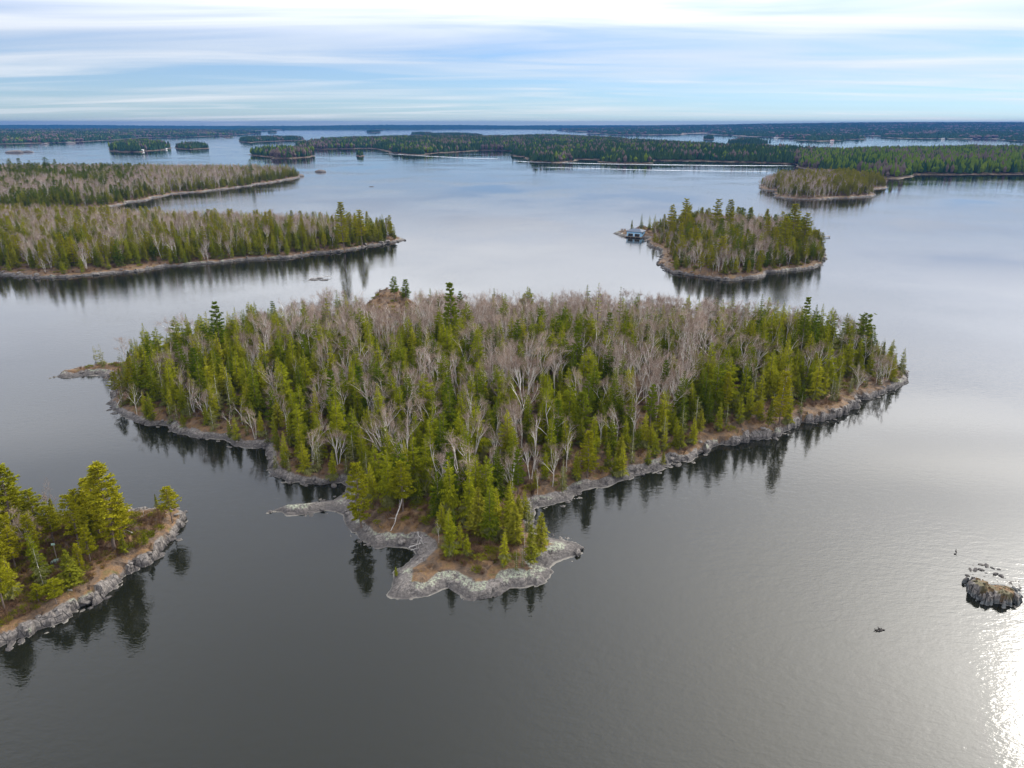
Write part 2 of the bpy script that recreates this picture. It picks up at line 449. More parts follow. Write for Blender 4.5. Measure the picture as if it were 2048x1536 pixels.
def sdf(P, c, X, Y):
    """Signed distance (positive inside) and the nearest shore's own value."""
    out_d = np.empty(X.shape); out_c = np.empty(X.shape)
    A = P; B = np.roll(P, -1, 0); cB = np.roll(c, -1)
    E = B - A; L2 = (E ** 2).sum(1) + 1e-12
    n = len(X); step = max(1, int(4e6 // len(P)))
    for s in range(0, n, step):
        x = X[s:s + step, None]; y = Y[s:s + step, None]
        t = np.clip(((x - A[:, 0]) * E[:, 0] + (y - A[:, 1]) * E[:, 1]) / L2, 0, 1)
        d2 = (x - A[:, 0] - t * E[:, 0]) ** 2 + (y - A[:, 1] - t * E[:, 1]) ** 2
        k = d2.argmin(1); ii = np.arange(len(k))
        d = np.sqrt(d2[ii, k]); tt = t[ii, k]
        cross = ((A[:, 1] > y) != (B[:, 1] > y)) & (x < E[:, 0] * (y - A[:, 1]) / np.where(E[:, 1] == 0, 1e-12, E[:, 1]) + A[:, 0])
        ins = cross.sum(1) % 2 == 1
        out_d[s:s + step] = np.where(ins, d, -d); out_c[s:s + step] = c[k] * (1 - tt) + cB[k] * tt
    return out_d, out_c


class Island:
    def __init__(self, name, outline, res, hill, hill_w=25.0, amp=0.10, minlen=2.5, seed=1, cliff=1.0, rockw=2.0, lumps=1.0, detail=True, extra=None, slab=4.2, joint=1.5, lichen=1.0):
        self.slab, self.joint, self.lich = slab, joint, lichen; pts = [(p[0], p[1]) for p in outline]; c = [p[2] if len(p) > 2 else cliff for p in outline]
        W = ground([p[0] for p in pts], [p[1] for p in pts])
        self.P, self.c = rough_line(W, c, amp, minlen, np.random.default_rng(seed))
        self.hill, self.hill_w, self.seed, self.rockw, self.lumps, self.detail, self.extra = hill, hill_w, seed, rockw, lumps, detail, extra
        self.name, self.res = name, res
        self.lo, self.hi = self.P.min(0) - 3, self.P.max(0) + 3

    def d(self, X, Y): return sdf(self.P, self.c, np.asarray(X, float), np.asarray(Y, float))

    def height(self, X, Y):
        X = np.asarray(X, float); Y = np.asarray(Y, float)
        d, c = self.d(X, Y); s = self.seed
        if self.detail:
            v, e = cell(X / self.joint, Y / self.joint, s)
            dd = d + (v - 0.5) * 0.9 * np.clip(c, 0, 1.4) - 0.22 * (e < 0.10) * np.clip(c, 0, 1)
        else:
            v, e = np.zeros_like(d), np.ones_like(d); dd = d
        flat = 1.0 - np.clip(c, 0, 1)
        steep = 0.30 + 5.5 * flat if self.detail else 0.5 + 2 * flat       # cliffs rise fast, slabs slowly
        pos = np.maximum(dd, 0)
        z = (np.clip(c, 0.25, 4) + (2.0 * flat if self.detail else 0)) * (1 - np.exp(-pos / steep)) + 0.25 * (v - 0.5) * np.clip(pos / 0.8, 0, 1) * (c > 0.5) * self.detail
        if self.detail:
            v5, e5 = cell(X / 5.2 + 0.5 * fbm(X / 3, Y / 3, s + 40, 2), Y / 4.1 + 0.5 * fbm(X / 3, Y / 3, s + 41, 2), s + 30)
            z = z + (flat > .15) * np.clip(pos / 2, 0, 1) * (0.45 * (v5 - .5) - 0.22 * (e5 < 0.07))
        z = z + self.hill * (1 - np.exp(-(pos / self.hill_w) ** 1.4))
        z = z + self.lumps * (fbm(X / 11, Y / 11, s + 3) - 0.5) * 2.2 * np.clip(pos / 8, 0, 1) + self.lumps * 0.35 * (fbm(X / 2.2, Y / 2.2, s + 4, 3) - 0.5) * np.clip(pos / 2, 0, 1)
        if self.extra: z = z + self.extra(X, Y) * np.clip(pos / 6, 0, 1)
        z = np.where(dd < 0, np.maximum(dd * 0.7, -0.8), z)
        return z, d, c

    def build(self, mat, parent=None, **props):
        nx = int((self.hi[0] - self.lo[0]) / self.res) + 2; ny = int((self.hi[1] - self.lo[1]) / self.res) + 2
        gx = self.lo[0] + self.res * np.arange(nx); gy = self.lo[1] + self.res * np.arange(ny)
        X, Y = np.meshgrid(gx, gy); X, Y = X.ravel(), Y.ravel()
        j = 0.28 * self.res
        r = np.random.default_rng(self.seed); X = X + r.uniform(-j, j, X.shape); Y = Y + r.uniform(-j, j, Y.shape)
        z, d, c = self.height(X, Y)
        soil = sstep(0.0, 1.0, (d - self.rockw * (0.5 + 0.9 * fbm(X / 7, Y / 7, self.seed + 8)) * np.where(c > 1.2, .6, 1) - np.clip(0.9 - c, 0, 1) * self.slab) / 2.0 + 0.5)
        lich = sstep(0.35, 0.70, fbm(X / 5, Y / 5, self.seed + 21)) * (z > 0.6) * self.lich
        idx = np.arange(nx * ny).reshape(ny, nx)
        a, b, cc, dd = idx[:-1, :-1].ravel(), idx[:-1, 1:].ravel(), idx[1:, 1:].ravel(), idx[1:, :-1].ravel()
        keep = (np.maximum.reduce([z[a], z[b], z[cc], z[dd]]) > -0.5)
        T = np.concatenate([np.stack([a, b, cc], 1)[keep], np.stack([a, cc, dd], 1)[keep]])
        used = np.unique(T); remap = np.full(nx * ny, -1); remap[used] = np.arange(len(used))
        Vv = np.stack([X, Y, z], 1)[used]
        me = fast_mesh(self.name, Vv, remap[T], mat, smooth=not self.detail)
        for nm, val in (('soil', soil), ('lichen', lich)):
            at = me.attributes.new(nm, 'FLOAT', 'POINT'); at.data.foreach_set('value', np.ascontiguousarray(val[used], np.float32))
        props.setdefault('kind', 'structure')
        self.obj = link(self.name, me, parent, **props)
        return self.obj


def knoll(px, py, h, w):
    c = ground(px, py)
    return lambda X, Y: h * np.exp(-((X - c[0]) ** 2 + (Y - c[1]) ** 2) / (w * w))


BIG = Island('island_ground', [
    (97, 757, .7), (130, 755, .7), (160, 753, .6), (195, 752, .6), (225, 756, .7), (232, 772, .9), (222, 792, .9), (228, 822, .9), (260, 838, .8), (300, 852, .8), (345, 866, .8), (400, 877, .8), (450, 880, .8),
    (470, 893, .7), (505, 897, .7), (532, 893, .8), (533, 910, .8), (535, 932, .8), (545, 952, .8), (580, 966, .9), (640, 971, .9), (688, 967, .8), (690, 982, .4), (668, 999, .35), (620, 1006, .3), (570, 1010, .3),
    (538, 1023, .3), (575, 1033, .35), (612, 1030, .35), (652, 1021, .35), (688, 1031, .5), (700, 1056, .7), (722, 1086, .6), (745, 1098, .6), (790, 1095, .5), (822, 1100, .4), (830, 1108, .4),
    (806, 1130, .5), (786, 1160, .5), (773, 1190, .45), (779, 1199, .5), (820, 1200, .6), (868, 1187, .7), (893, 1178, .5), (925, 1198, .6), (950, 1202, .6), (1000, 1192, .7), (1025, 1175, .6), (1075, 1173, .6),
    (1100, 1160, .5), (1107, 1145, .5), (1096, 1134, .6), (1084, 1131, .6), (1098, 1137, .5), (1112, 1127, .45), (1150, 1113, .4), (1168, 1095, .4), (1155, 1086, .4), (1130, 1078, .4), (1098, 1072, .5),
    (1075, 1050, .6), (1068, 1018, .6), (1100, 1012, .6), (1135, 1002, .6), (1160, 985, .6), (1185, 978, .7), (1210, 975, .7), (1250, 962, .7), (1280, 950, .7), (1330, 938, .7), (1345, 925, .7), (1390, 918, .8), (1410, 905, 1.5),
    (1440, 890, 1.50), (1500, 880, 1.80), (1530, 878, 1.80), (1580, 862, 1.80), (1620, 845, 1.80), (1640, 842, 1.80), (1690, 830, 1.80), (1718, 815, 1.65), (1720, 800, 1.50), (1750, 793, 1.5), (1790, 780, 1.2), (1815, 766, 1.0), (1813, 745, .9),
    (1790, 725), (1740, 700), (1650, 680), (1500, 660), (1350, 648), (1200, 643), (1100, 640), (950, 640), (860, 628), (822, 610), (740, 610), (700, 630), (600, 650), (500, 668), (400, 690), (330, 712), (290, 728), (240, 730), (190, 734), (130, 746)],
    0.45, 4.2, 28, amp=0.07, seed=3, rockw=1.3, extra=knoll(790, 612, 6.5, 13))
NEAR = Island('island_ground', [(-420, 1420, 1.30), (-200, 1368, 1.30), (0, 1296, 1.30), (60, 1270, 1.37), (120, 1242, 1.44), (190, 1207, 1.51), (240, 1167, 1.51), (268, 1142, 1.58), (270, 1134, 1.30), (300, 1128, 1.30), (320, 1108, 1.44), (350, 1080, 1.44), (370, 1047, 1.30), (368, 1030, 1.4),
    (340, 1022, 1.2), (290, 1022, 1.0), (220, 1030), (100, 1040), (0, 1045), (-200, 1050), (-420, 1060)], 0.30, 1.6, 10, amp=0.06, minlen=1.5, seed=5, rockw=1.6, lumps=0.6)
LEFT = Island('island_ground', [(-160, 520), (-60, 545), (0, 549), (30, 553), (100, 556), (190, 550), (280, 542), (350, 532), (450, 524), (540, 518), (600, 512), (660, 506), (720, 497), (770, 488), (812, 481, .5), (800, 475, .6), (770, 472),
    (700, 468), (600, 466), (450, 462), (300, 455), (150, 450), (0, 450), (-160, 452)], 1.2, 5, 30, seed=11, minlen=3, rockw=0.9)
BACK = Island('island_ground', [(-300, 432), (0, 428), (100, 425), (200, 417), (235, 411), (280, 402), (330, 392), (400, 384), (440, 379), (500, 372), (550, 364), (585, 358), (601, 352, .5), (580, 349), (500, 350), (300, 350), (0, 350), (-300, 350)],
    2.2, 6, 50, seed=13, minlen=6, rockw=1.2, slab=3)
COVE = Island('island_ground', [(1225, 467, .5), (1240, 472, .5), (1260, 474, .5), (1296, 476, .6), (1298, 486), (1318, 498), (1326, 515), (1325, 534), (1340, 544), (1380, 551), (1430, 558), (1470, 561), (1500, 557), (1530, 548), (1560, 544), (1610, 539), (1648, 530), (1651, 515),
    (1645, 490), (1625, 474), (1560, 464), (1480, 460), (1400, 457), (1320, 458), (1260, 461)], 0.9, 4, 25, seed=17, minlen=2.5, rockw=0.8, slab=4)
ROUND = Island('island_ground', [(1521, 370, .5), (1528, 380), (1546, 393), (1580, 398), (1640, 399), (1700, 396), (1745, 388), (1752, 378), (1766, 368, .5), (1700, 361), (1600, 360), (1540, 364)], 1.8, 4, 30, seed=19, minlen=5, rockw=0.8, slab=3)
for isl, lab in ((BIG, ''), (NEAR, ''), (LEFT, ''), (BACK, ''), (COVE, ''), (ROUND, '')):
    isl.build(MAT['land'])

# farther land, with its own forest further down
FAR = []


def far_land(outline, res, hill, hill_w, seed, minlen, amp=0.09, extra=None, cliff=0.8, **kw):
    i = Island('land', outline, res, hill, hill_w, amp=amp, minlen=minlen, seed=seed, cliff=cliff, rockw=-1.5, lumps=0.0, detail=False, extra=extra)
    i.kw = kw
    i.build(MAT['far_land']); FAR.append(i)
    return i


far_land([(1590, 333), (1640, 342), (1720, 352), (1762, 357), (1800, 358), (1824, 354), (1826, 349.5), (1900, 350), (2048, 349), (2250, 349), (2450, 351), (2450, 306), (2048, 306), (1850, 307), (1750, 309), (1650, 312), (1580, 325)], 6, 5, 60, 31, 10, sp=4.6, mix=(.40, .44, .16), h=14)
far_land([(585, 298), (650, 298.5), (740, 297), (762, 300), (800, 308), (850, 310.5), (880, 306), (960, 301), (1000, 301), (1020, 310), (1060, 323), (1130, 326), (1150, 319), (1200, 320), (1230, 327), (1300, 328), (1310, 321), (1370, 322), (1500, 325), (1600, 329), (1640, 322), (1700, 311), (1650, 308), (1500, 303), (1400, 296), (1340, 290), (1200, 281), (1100, 277), (1000, 278), (950, 281.5), (750, 281.5), (640, 284), (600, 290)], 10, 8, 120, 33, 16, sp=5.6, mix=(.80, .07, .13), h=14)
far_land([(228, 300), (245, 304), (290, 304), (330, 300), (345, 296), (335, 291), (290, 289.5), (240, 292)], 5, 5, 40, 35, 12, sp=5, mix=(.75, .15, .1), h=15)
far_land([(352, 296.5), (380, 299), (405, 297.5), (420, 297), (405, 293), (360, 292)], 5, 2, 40, 36, 12, sp=5, mix=(.85, .05, .1), h=13)
far_land([(520, 312), (545, 317), (590, 316.5), (632, 312), (625, 307), (570, 304), (530, 307)], 5, 4, 40, 37, 12, sp=5, mix=(.6, .2, .2), h=14)
far_land([(478, 284), (500, 286), (512, 284), (560, 282), (600, 281), (600, 277.5), (500, 279), (480, 281)], 8, 3, 60, 38, 16, sp=7, mix=(.9, .0, .1), h=13)
far_land([(712, 311), (716, 313), (726, 313), (730, 311.5), (722, 310)], 3, 1, 20, 39, 8, sp=3.5, mix=(.9, .1, .0), h=11)
far_land([(-260, 290), (0, 288), (120, 285.5), (230, 280), (300, 275), (390, 274), (440, 272), (498, 268), (500, 265), (420, 263), (300, 261.5), (150, 262), (0, 262.5), (-260, 263)], 20, 8, 200, 41, 40, sp=11, mix=(.80, .04, .16), h=14)
far_land([(875, 275.5), (915, 277), (957, 276.5), (957, 273), (880, 272)], 10, 4, 80, 43, 20, sp=8, mix=(.95, .0, .05), h=15)
far_land([(818, 270), (845, 271.5), (868, 271), (862, 268.5), (825, 268)], 10, 3, 80, 44, 20, sp=9, mix=(.95, .0, .05), h=14)
far_land([(732, 264), (746, 265), (758, 264.3), (748, 263)], 12, 3, 100, 45, 25, sp=11, mix=(1, .0, .0), h=14)
far_land([(538, 264.5), (546, 265.3), (554, 264.7), (546, 263.8)], 10, 3, 100, 46, 25, sp=11, mix=(1, .0, .0), h=12)
far_land([(449, 274.2), (456, 275), (463, 274.4), (456, 273.6)], 8, 1, 60, 47, 25, sp=11, mix=(.6, .0, .4), h=6)
far_land([(1407, 278), (1418, 279.5), (1433, 278.7), (1430, 276), (1412, 276)], 8, 2, 60, 48, 20, sp=6, mix=(1, .0, .0), h=14)
far_land([(1450, 288), (1485, 290.5), (1526, 290), (1520, 284), (1470, 283)], 8, 4, 60, 49, 20, sp=7, mix=(.95, .0, .05), h=14)
ridge = lambda X, Y: 42 * sstep(0.02, 0.55, X / Y) * sstep(3800, 7500, Y) + 9 * (fbm(X / 900, Y / 900, 77, 3) - 0.5) * sstep(2500, 5000, Y)
far_land([(1130, 259), (1180, 263), (1240, 270), (1370, 269.5), (1400, 266), (1440, 267), (1470, 271), (1550, 275), (1600, 281), (1640, 282.5), (1690, 281), (1712, 277), (1720, 272), (1738, 271.5), (1760, 274.5), (1800, 277), (1990, 278), (2000, 281), (2100, 284), (2400, 287), (2400, 255.5), (1800, 255.5), (1240, 256)], 50, 12, 500, 51, 90, sp=19, mix=(.92, .0, .08), h=14, extra=ridge)
far_land([(-500, 259.5), (0, 259.5), (130, 258), (300, 258), (480, 258.5), (512, 261.5), (560, 259.5), (700, 258), (760, 259.5), (840, 258.3), (950, 257), (1000, 258), (1080, 259.5), (1200, 256), (1340, 255), (1800, 255), (2500, 255), (2500, 254), (1024, 254), (-500, 254)], 110, 18, 900, 53, 200, sp=46, mix=(1, .0, .0), h=15,
         extra=lambda X, Y: 34 * (fbm(X / 1700, Y / 1700, 79, 3) - 0.5) + 24 * sstep(0.1, 0.6, X / Y))

# ------------------------------------------------------------------ trees
def spruce(seed, h=10.0, r=1.45, sparse=1.0, bare=0.06, tip=0.8):
    g = np.random.default_rng(seed); tr, cr = MB(), MB()
    lean = g.normal(0, 0.012, 2)
    ax = lambda z: np.array([lean[0] * z + 0.04 * math.sin(z * 0.9 + seed), lean[1] * z, z])
    zs = np.linspace(-0.3, h * 0.985, 7)
    tr.tube([ax(z) for z in zs], np.linspace(0.13, 0.015, 7) * h / 10, 6)
    T = []
    z = h * bare; D = []; w1, w2 = g.uniform(0, 6, 2); side = g.uniform(0, 6.28)
    while z < h * 0.99:
        t = (z - h * bare) / (h * (1 - bare))
        Lz = r * (1 - t) ** tip * (0.55 + 0.45 * min(1, t / 0.12)) * (1 + 0.16 * math.sin(z * 1.7 + w1) + 0.12 * math.sin(z * 3.9 + w2)) + 0.10
        nb = max(3, int(round((5 + 3 * (1 - t)) * sparse)))
        a0 = g.uniform(0, 6.28)
        for k in range(nb):
            if g.random() > 0.55 + 0.45 * sparse: continue
            a = a0 + 6.283 * k / nb + g.normal(0, 0.25); L = Lz * g.uniform(0.48, 1.22) * (1 + 0.22 * math.cos(a - side))
            TT = D if t < 0.30 and g.random() < 0.75 - 1.8 * t else T
            d = np.array([math.cos(a), math.sin(a), 0]); sd = np.array([-d[1], d[0], 0])
            drop = 0.30 + 0.25 * (1 - t) + g.normal(0, 0.08); rise = 0.55 * t
            p0 = ax(z) + d * 0.02
            spine = lambda s: p0 + d * L * s + np.array([0, 0, L * (rise * s - drop * s * (1.35 - 0.62 * s))])
            nt = 4 if L > 0.5 else 2
            for q in range(nt):
                s0 = 0.12 + 0.80 * q / nt; s1 = s0 + 0.34; w = L * 0.36 * (1 - 0.55 * s0) * g.uniform(0.7, 1.2) + 0.05
                for sg in (-1, 1):
                    pa, pb = spine(s0), spine(min(1, s0 + 0.22))
                    tipp = spine(min(1.0, s1)) + sd * sg * w + np.array([0, 0, -0.16 * L - g.uniform(0, 0.10)])
                    TT.append((pa, pb, tipp))
            TT.append((spine(0.62) + sd * 0.09, spine(0.62) - sd * 0.09, spine(1.1) + np.array([0, 0, 0.05])))
            TT.append((spine(0.25), spine(0.7), spine(0.5) + np.array([0, 0, -0.22 * L - 0.05])))
        z += 0.36 / max(sparse, 0.5) * h / 10 * g.uniform(0.75, 1.25)
    e = ax(h)
    for k in range(3):
        a = k * 2.09; T.append((e, e + np.array([0.06 * math.cos(a), 0.06 * math.sin(a), -0.5]), e + np.array([0.06 * math.cos(a + 2), 0.06 * math.sin(a + 2), -0.5])))
    cr.tris(T); cr.tris(D, 1)
    return tr, cr


def pine(seed, h=14.0, r=2.8, bare=0.32, flat=0.0, dens=1.0):
    g = np.random.default_rng(seed); tr, cr = MB(), MB()
    bx, by = g.normal(0, 0.25, 2)
    ax = lambda z: np.array([bx * (z / h) ** 2 + 0.12 * math.sin(z * 0.5 + seed), by * (z / h) ** 2, z])
    zs = np.linspace(-0.3, h * 0.96, 9)
    tr.tube([ax(z) for z in zs], np.linspace(0.22, 0.03, 9) * h / 14, 7)
    T = []
    z = h * bare
    while z < h * 0.985:
        t = (z - h * bare) / (h * (1 - bare))
        prof = (1 - t) ** (0.75 - 0.4 * flat) * (0.5 + 0.5 * min(1, t / 0.25))
        if flat: prof = max(prof, 0.85 * flat * (1 - max(0, t - 0.8) * 3))
        nb = g.integers(4, 7)
        a0 = g.uniform(0, 6.28)
        for k in range(nb):
            a = a0 + 6.283 * k / nb + g.normal(0, 0.3); L = r * prof * g.uniform(0.45, 1.22) + 0.35
            d = np.array([math.cos(a), math.sin(a), 0]); sd = np.array([-d[1], d[0], 0])
            up = 0.02 + 0.45 * t * t + g.normal(0, 0.07)
            p0 = ax(z); sp = lambda s: p0 + d * L * s + np.array([0, 0, L * (up * s + 0.16 * s * s - 0.10 * s)])
            tr.tube([sp(0), sp(0.5), sp(0.95)], [0.05 * h / 14, 0.03, 0.012], 3, cap=False)
            nt = max(4, int((5 + 4.6 * L) * dens))
            for q in range(nt):
                s = g.uniform(0.30, 1.02); off = sd * g.normal(0, 0.20) * L * (0.35 + 0.4 * s)
                c = sp(s) + off + np.array([0, 0, g.uniform(0.0, 0.15)])
                for w in range(9):
                    phi = g.uniform(0, 6.28); el = g.uniform(-0.15, 1.0)
                    v = np.array([math.cos(phi) * math.cos(el), math.sin(phi) * math.cos(el), math.sin(el) * 0.8]) + d * 0.3
                    v *= g.uniform(0.28, 0.50); sdv = np.cross(v, g.normal(size=3)); sdv *= 0.072 / (np.linalg.norm(sdv) + 1e-9)
                    T.append((c - v * 0.1, c + v * 0.6 + sdv, c + v)); T.append((c - v * 0.1, c + v, c + v * 0.6 - sdv))
        z += h * 0.047 * g.uniform(0.7, 1.35)
    cr.tris(T)
    return tr, cr


def cedar(seed, h=8.0, r=1.7, bare=0.10):
    g = np.random.default_rng(seed); tr, cr = MB(), MB()
    tr.tube([(0, 0, -0.3), (0.03, 0, h * 0.5), (0, 0.03, h * 0.95)], [0.14, 0.08, 0.015], 6)
    T = []
    for i in range(int(330 * h / 8)):
        t = g.random() ** 0.85; z = h * (bare + (1 - bare) * t)
        L = (r * (1 - t) ** 0.75 * (0.6 + 0.4 * min(1, t / 0.1)) + 0.1) * g.uniform(0.55, 1.1); a = g.uniform(0, 6.28)
        lump = 1 + 0.18 * math.sin(3 * a + z * 2.1 + seed); L *= lump
        d = np.array([math.cos(a), math.sin(a), 0]); sd = np.array([-d[1], d[0], 0])
        base = np.array([0, 0, z]) + d * L * 0.25
        for q in range(4):
            s = 0.3 + 0.2 * q; c = np.array([0, 0, z]) + d * L * s + np.array([0, 0, -0.05 * L * s + 0.10 * s])
            w = (0.10 + 0.16 * L) * g.uniform(0.7, 1.2)
            tip = c + d * w * 1.4 + sd * g.normal(0, 0.6) * w + np.array([0, 0, g.uniform(-0.22, 0.30)])
            b0 = c + sd * w * 0.7; b1 = c - sd * w * 0.7 + np.array([0, 0, g.uniform(-0.1, 0.1)])
            T.append((b0, b1, tip))
    for k in range(10):
        a = g.uniform(0, 6.28); T.append((np.array([0, 0, h + 0.1]), np.array([0.12 * math.cos(a), 0.12 * math.sin(a), h * 0.93]), np.array([0.12 * math.cos(a + 1.6), 0.12 * math.sin(a + 1.6), h * 0.92])))
    cr.tris(T)
    return tr, cr


def birch(seed, h=11.0, stems=2, spread=0.42, twig=11, fork=0.42):
    g = np.random.default_rng(seed); tr, cr = MB(), MB(); T = []

    def grow(p, d, L, rad, lvl):
        bend = g.normal(0, 0.10, 3); bend[2] = abs(bend[2]) * 0.6
        m = p + d * L * 0.5 + bend * L * 0.25; e = p + d * L + bend * L * 0.3
        if lvl <= 2: tr.tube([p, m, e], [rad, rad * 0.82, rad * 0.62], 5 if lvl == 0 else 3, cap=False)
        else:
            sdv = np.cross(d, g.normal(size=3)); sdv /= np.linalg.norm(sdv)
            tr.tris([(p - sdv * rad, p + sdv * rad, e)])
        dd = e - p; dd /= np.linalg.norm(dd)
        if lvl >= 3:
            for q in range(twig):
                s = g.uniform(0.15, 1.0); b = p + (e - p) * s
                v = dd * 0.55 + g.normal(0, 0.55, 3) + np.array([0, 0, 0.22]); v /= np.linalg.norm(v)
                tl = g.uniform(0.45, 1.0) * h / 11; sdv = np.cross(v, g.normal(size=3)); sdv *= g.uniform(0.010, 0.019) / np.linalg.norm(sdv)
                mid = b + v * tl * 0.5
                T.append((b - sdv, b + sdv, b + v * tl))
                v2 = v + g.normal(0, 0.45, 3); v2 /= np.linalg.norm(v2)
                T.append((mid - sdv, mid + sdv, mid + v2 * tl * 0.6))
            return
        for k in range((2 if g.random() < 0.35 else 3) if lvl else g.integers(3, 5)):
            s = 1.0 if k == 0 else g.uniform(0.55, 1.0)
            b = p + (e - p) * s
            a = spread * (0.45 if k == 0 else 1.0) * g.uniform(0.6, 1.35)
            pr = np.cross(dd, g.normal(size=3)); pr /= np.linalg.norm(pr)
            v = dd * math.cos(a) + pr * math.sin(a) + np.array([0, 0, 0.12]); v /= np.linalg.norm(v)
            grow(b, v, L * (0.66 if lvl else 0.58 * (1 - fork) / fork * 0.62) * g.uniform(0.75, 1.15), rad * 0.58, lvl + 1)

    for s in range(stems):
        a = g.uniform(0, 6.28); tilt = (0.04 if stems == 1 else 0.17) * g.uniform(0.5, 1.5)
        d = np.array([math.cos(a) * tilt, math.sin(a) * tilt, 1.0]); d /= np.linalg.norm(d)
        grow(np.array([0.15 * math.cos(a), 0.15 * math.sin(a), -0.3]), d, h * fork * g.uniform(0.85, 1.1), 0.092 * h / 11, 0)
    cr.tris(T)
    # bring to the height asked for
    top = max(v[:, 2].max() for v in cr.v); k = h / top
    for b in (tr, cr): b.v = [v * k for v in b.v]
    return tr, cr


def bush(seed, n=46, h=1.0):
    g = np.random.default_rng(seed); b = MB(); T = []
    for i in range(n):
        a = g.uniform(0, 6.28); el = g.uniform(0.5, 1.45); L = h * g.uniform(0.5, 1.1)
        v = np.array([math.cos(a) * math.cos(el), math.sin(a) * math.cos(el), math.sin(el)]); p = np.array([g.normal(0, 0.12), g.normal(0, 0.12), -0.05])
        sdv = np.cross(v, g.normal(size=3)); sdv *= 0.022 / np.linalg.norm(sdv)
        T.append((p - sdv, p + sdv, p + v * L))
        for q in range(3):
            c = p + v * L * g.uniform(0.4, 0.9); w = v + g.normal(0, 0.5, 3); w *= 0.4 * L / np.linalg.norm(w)
            T.append((c - sdv * 0.8, c + sdv * 0.8, c + w))
    b.tris(T)
    return b


def tuft(seed, n=26, h=0.55):
    g = np.random.default_rng(seed); b = MB(); T = []
    for i in range(n):
        a = g.uniform(0, 6.28); el = g.uniform(0.3, 1.3); L = h * g.uniform(0.5, 1.1)
        v = np.array([math.cos(a) * math.cos(el), math.sin(a) * math.cos(el), math.sin(el)]) * L; p = np.array([g.normal(0, 0.22), g.normal(0, 0.22), -0.03])
        sdv = np.array([-math.sin(a), math.cos(a), 0]) * 0.05
        T.append((p - sdv, p + sdv, p + v))
    b.tris(T)
    return b


FORM = {}      # kind -> list of dict(trunk mesh, crown mesh, joined mesh, height, radius)


def form(kind, pair, trunk_mat, crown_mat, h, r):
    tr, cr = pair
    cms = [MAT[crown_mat], MAT['spruce_grey']] if any(cr.m) else [MAT[crown_mat]]
    t = tr.mesh(kind + '_trunk', MAT[trunk_mat]); c = cr.mesh(kind + '_crown', cms)
    j = tr.merged(cr); j.m = [0] * len(tr.f) + [1 + q for q in cr.m]
    FORM.setdefault(kind, []).append(dict(trunk=t, crown=c, joined=j.mesh(kind + '_whole', [MAT[trunk_mat]] + cms), h=h, r=r))


for s in range(6): form('spruce', spruce(100 + s, 10, 1.45 + 0.13 * s, tip=(.8, .7, .9, .75, .85, .65)[s]), 'bark', 'spruce', 10, 1.4)
for s in range(3): form('spruce_light', spruce(110 + s, 10, 1.6 + 0.2 * s, tip=0.75), 'bark', 'spruce_yellow', 10, 1.5)
for s in range(2): form('spruce_grey', spruce(120 + s, 9, 1.6, sparse=0.62, bare=0.03, tip=0.65), 'grey_wood', 'spruce_grey', 9, 1.4)
form('spruce_thin', spruce(130, 11, 0.95, sparse=0.6, bare=0.15, tip=0.55), 'bark', 'spruce', 11, 1.0)
for s in range(3): form('pine', pine(200 + s, 14, 2.7 + 0.3 * s, bare=(0.18, 0.30, 0.38)[s]), 'bark', 'pine', 14, 2.8)
for s in range(2): form('pine_dark', pine(210 + s, 14, 2.3, bare=(0.22, 0.40)[s]), 'bark', 'pine_dark', 14, 2.3)
form('pine_flat', pine(220, 12, 3.0, bare=0.55, flat=0.8), 'bark', 'pine_dark', 12, 3.0)
for s in range(3): form('cedar', cedar(300 + s, 8, 1.5 + 0.2 * s), 'bark', 'cedar', 8, 1.7)
for s in range(8): form('birch', birch(400 + s, 11, (1, 2, 2, 3, 1, 2, 1, 3)[s], (0.40, .45, .5, .4, .45, .62, .58, .5)[s], twig=(11, 12, 10, 11, 5, 12, 10, 9)[s], fork=(0.45, 0.38, 0.42, 0.40, 0.52, 0.34, 0.40, 0.30)[s]), 'birch_bark', 'twig', 11, 2.8)
KIND_OF = {'spruce': 'spruce_tree', 'spruce_light': 'spruce_tree', 'spruce_grey': 'spruce_tree', 'spruce_thin': 'spruce_tree', 'pine': 'pine_tree', 'pine_dark': 'pine_tree', 'pine_flat': 'pine_tree', 'cedar': 'cedar_tree', 'birch': 'birch_tree'}

TREES = []     # dict(kind, form index, x, y, z, scale xy, scale z, rot, isl, label)


def put(kind, x, y, z, h, wide=1.0, rot=None, isl='', label=None, fi=None, tilt=0.0):
    fi = int(rng.integers(len(FORM[kind]))) if fi is None else fi
    f = FORM[kind][fi]; sz = h / f['h']
    TREES.append(dict(kind=kind, fi=fi, x=float(x), y=float(y), z=float(z), sz=sz, sx=sz * wide, rot=rng.uniform(0, 6.28) if rot is None else rot, isl=isl, label=label, h=h, tilt=tilt))


def put_px(isl, key, kind, bx, by, ty, wide=1.0, fi=None, label=None, tilt=0.0):
    """One surveyed tree: foot at pixel (bx, by) of the photograph, top at height ty."""
    z = 2.0
    for _ in range(6):
        p = ground(bx, by, z); z = float(isl.height(p[:1], p[1:])[0][0])
    p = ground(bx, by, z); y = p[1]
    b = (ty - 768) / FPX; ang_dz = (-SP - b * CP) / (CP - b * SP)
    top = CAM_H + ang_dz * y
    put(kind, p[0], y, z - 0.1, max(1.5, top - z), wide, isl=key, label=label, fi=fi, tilt=tilt)


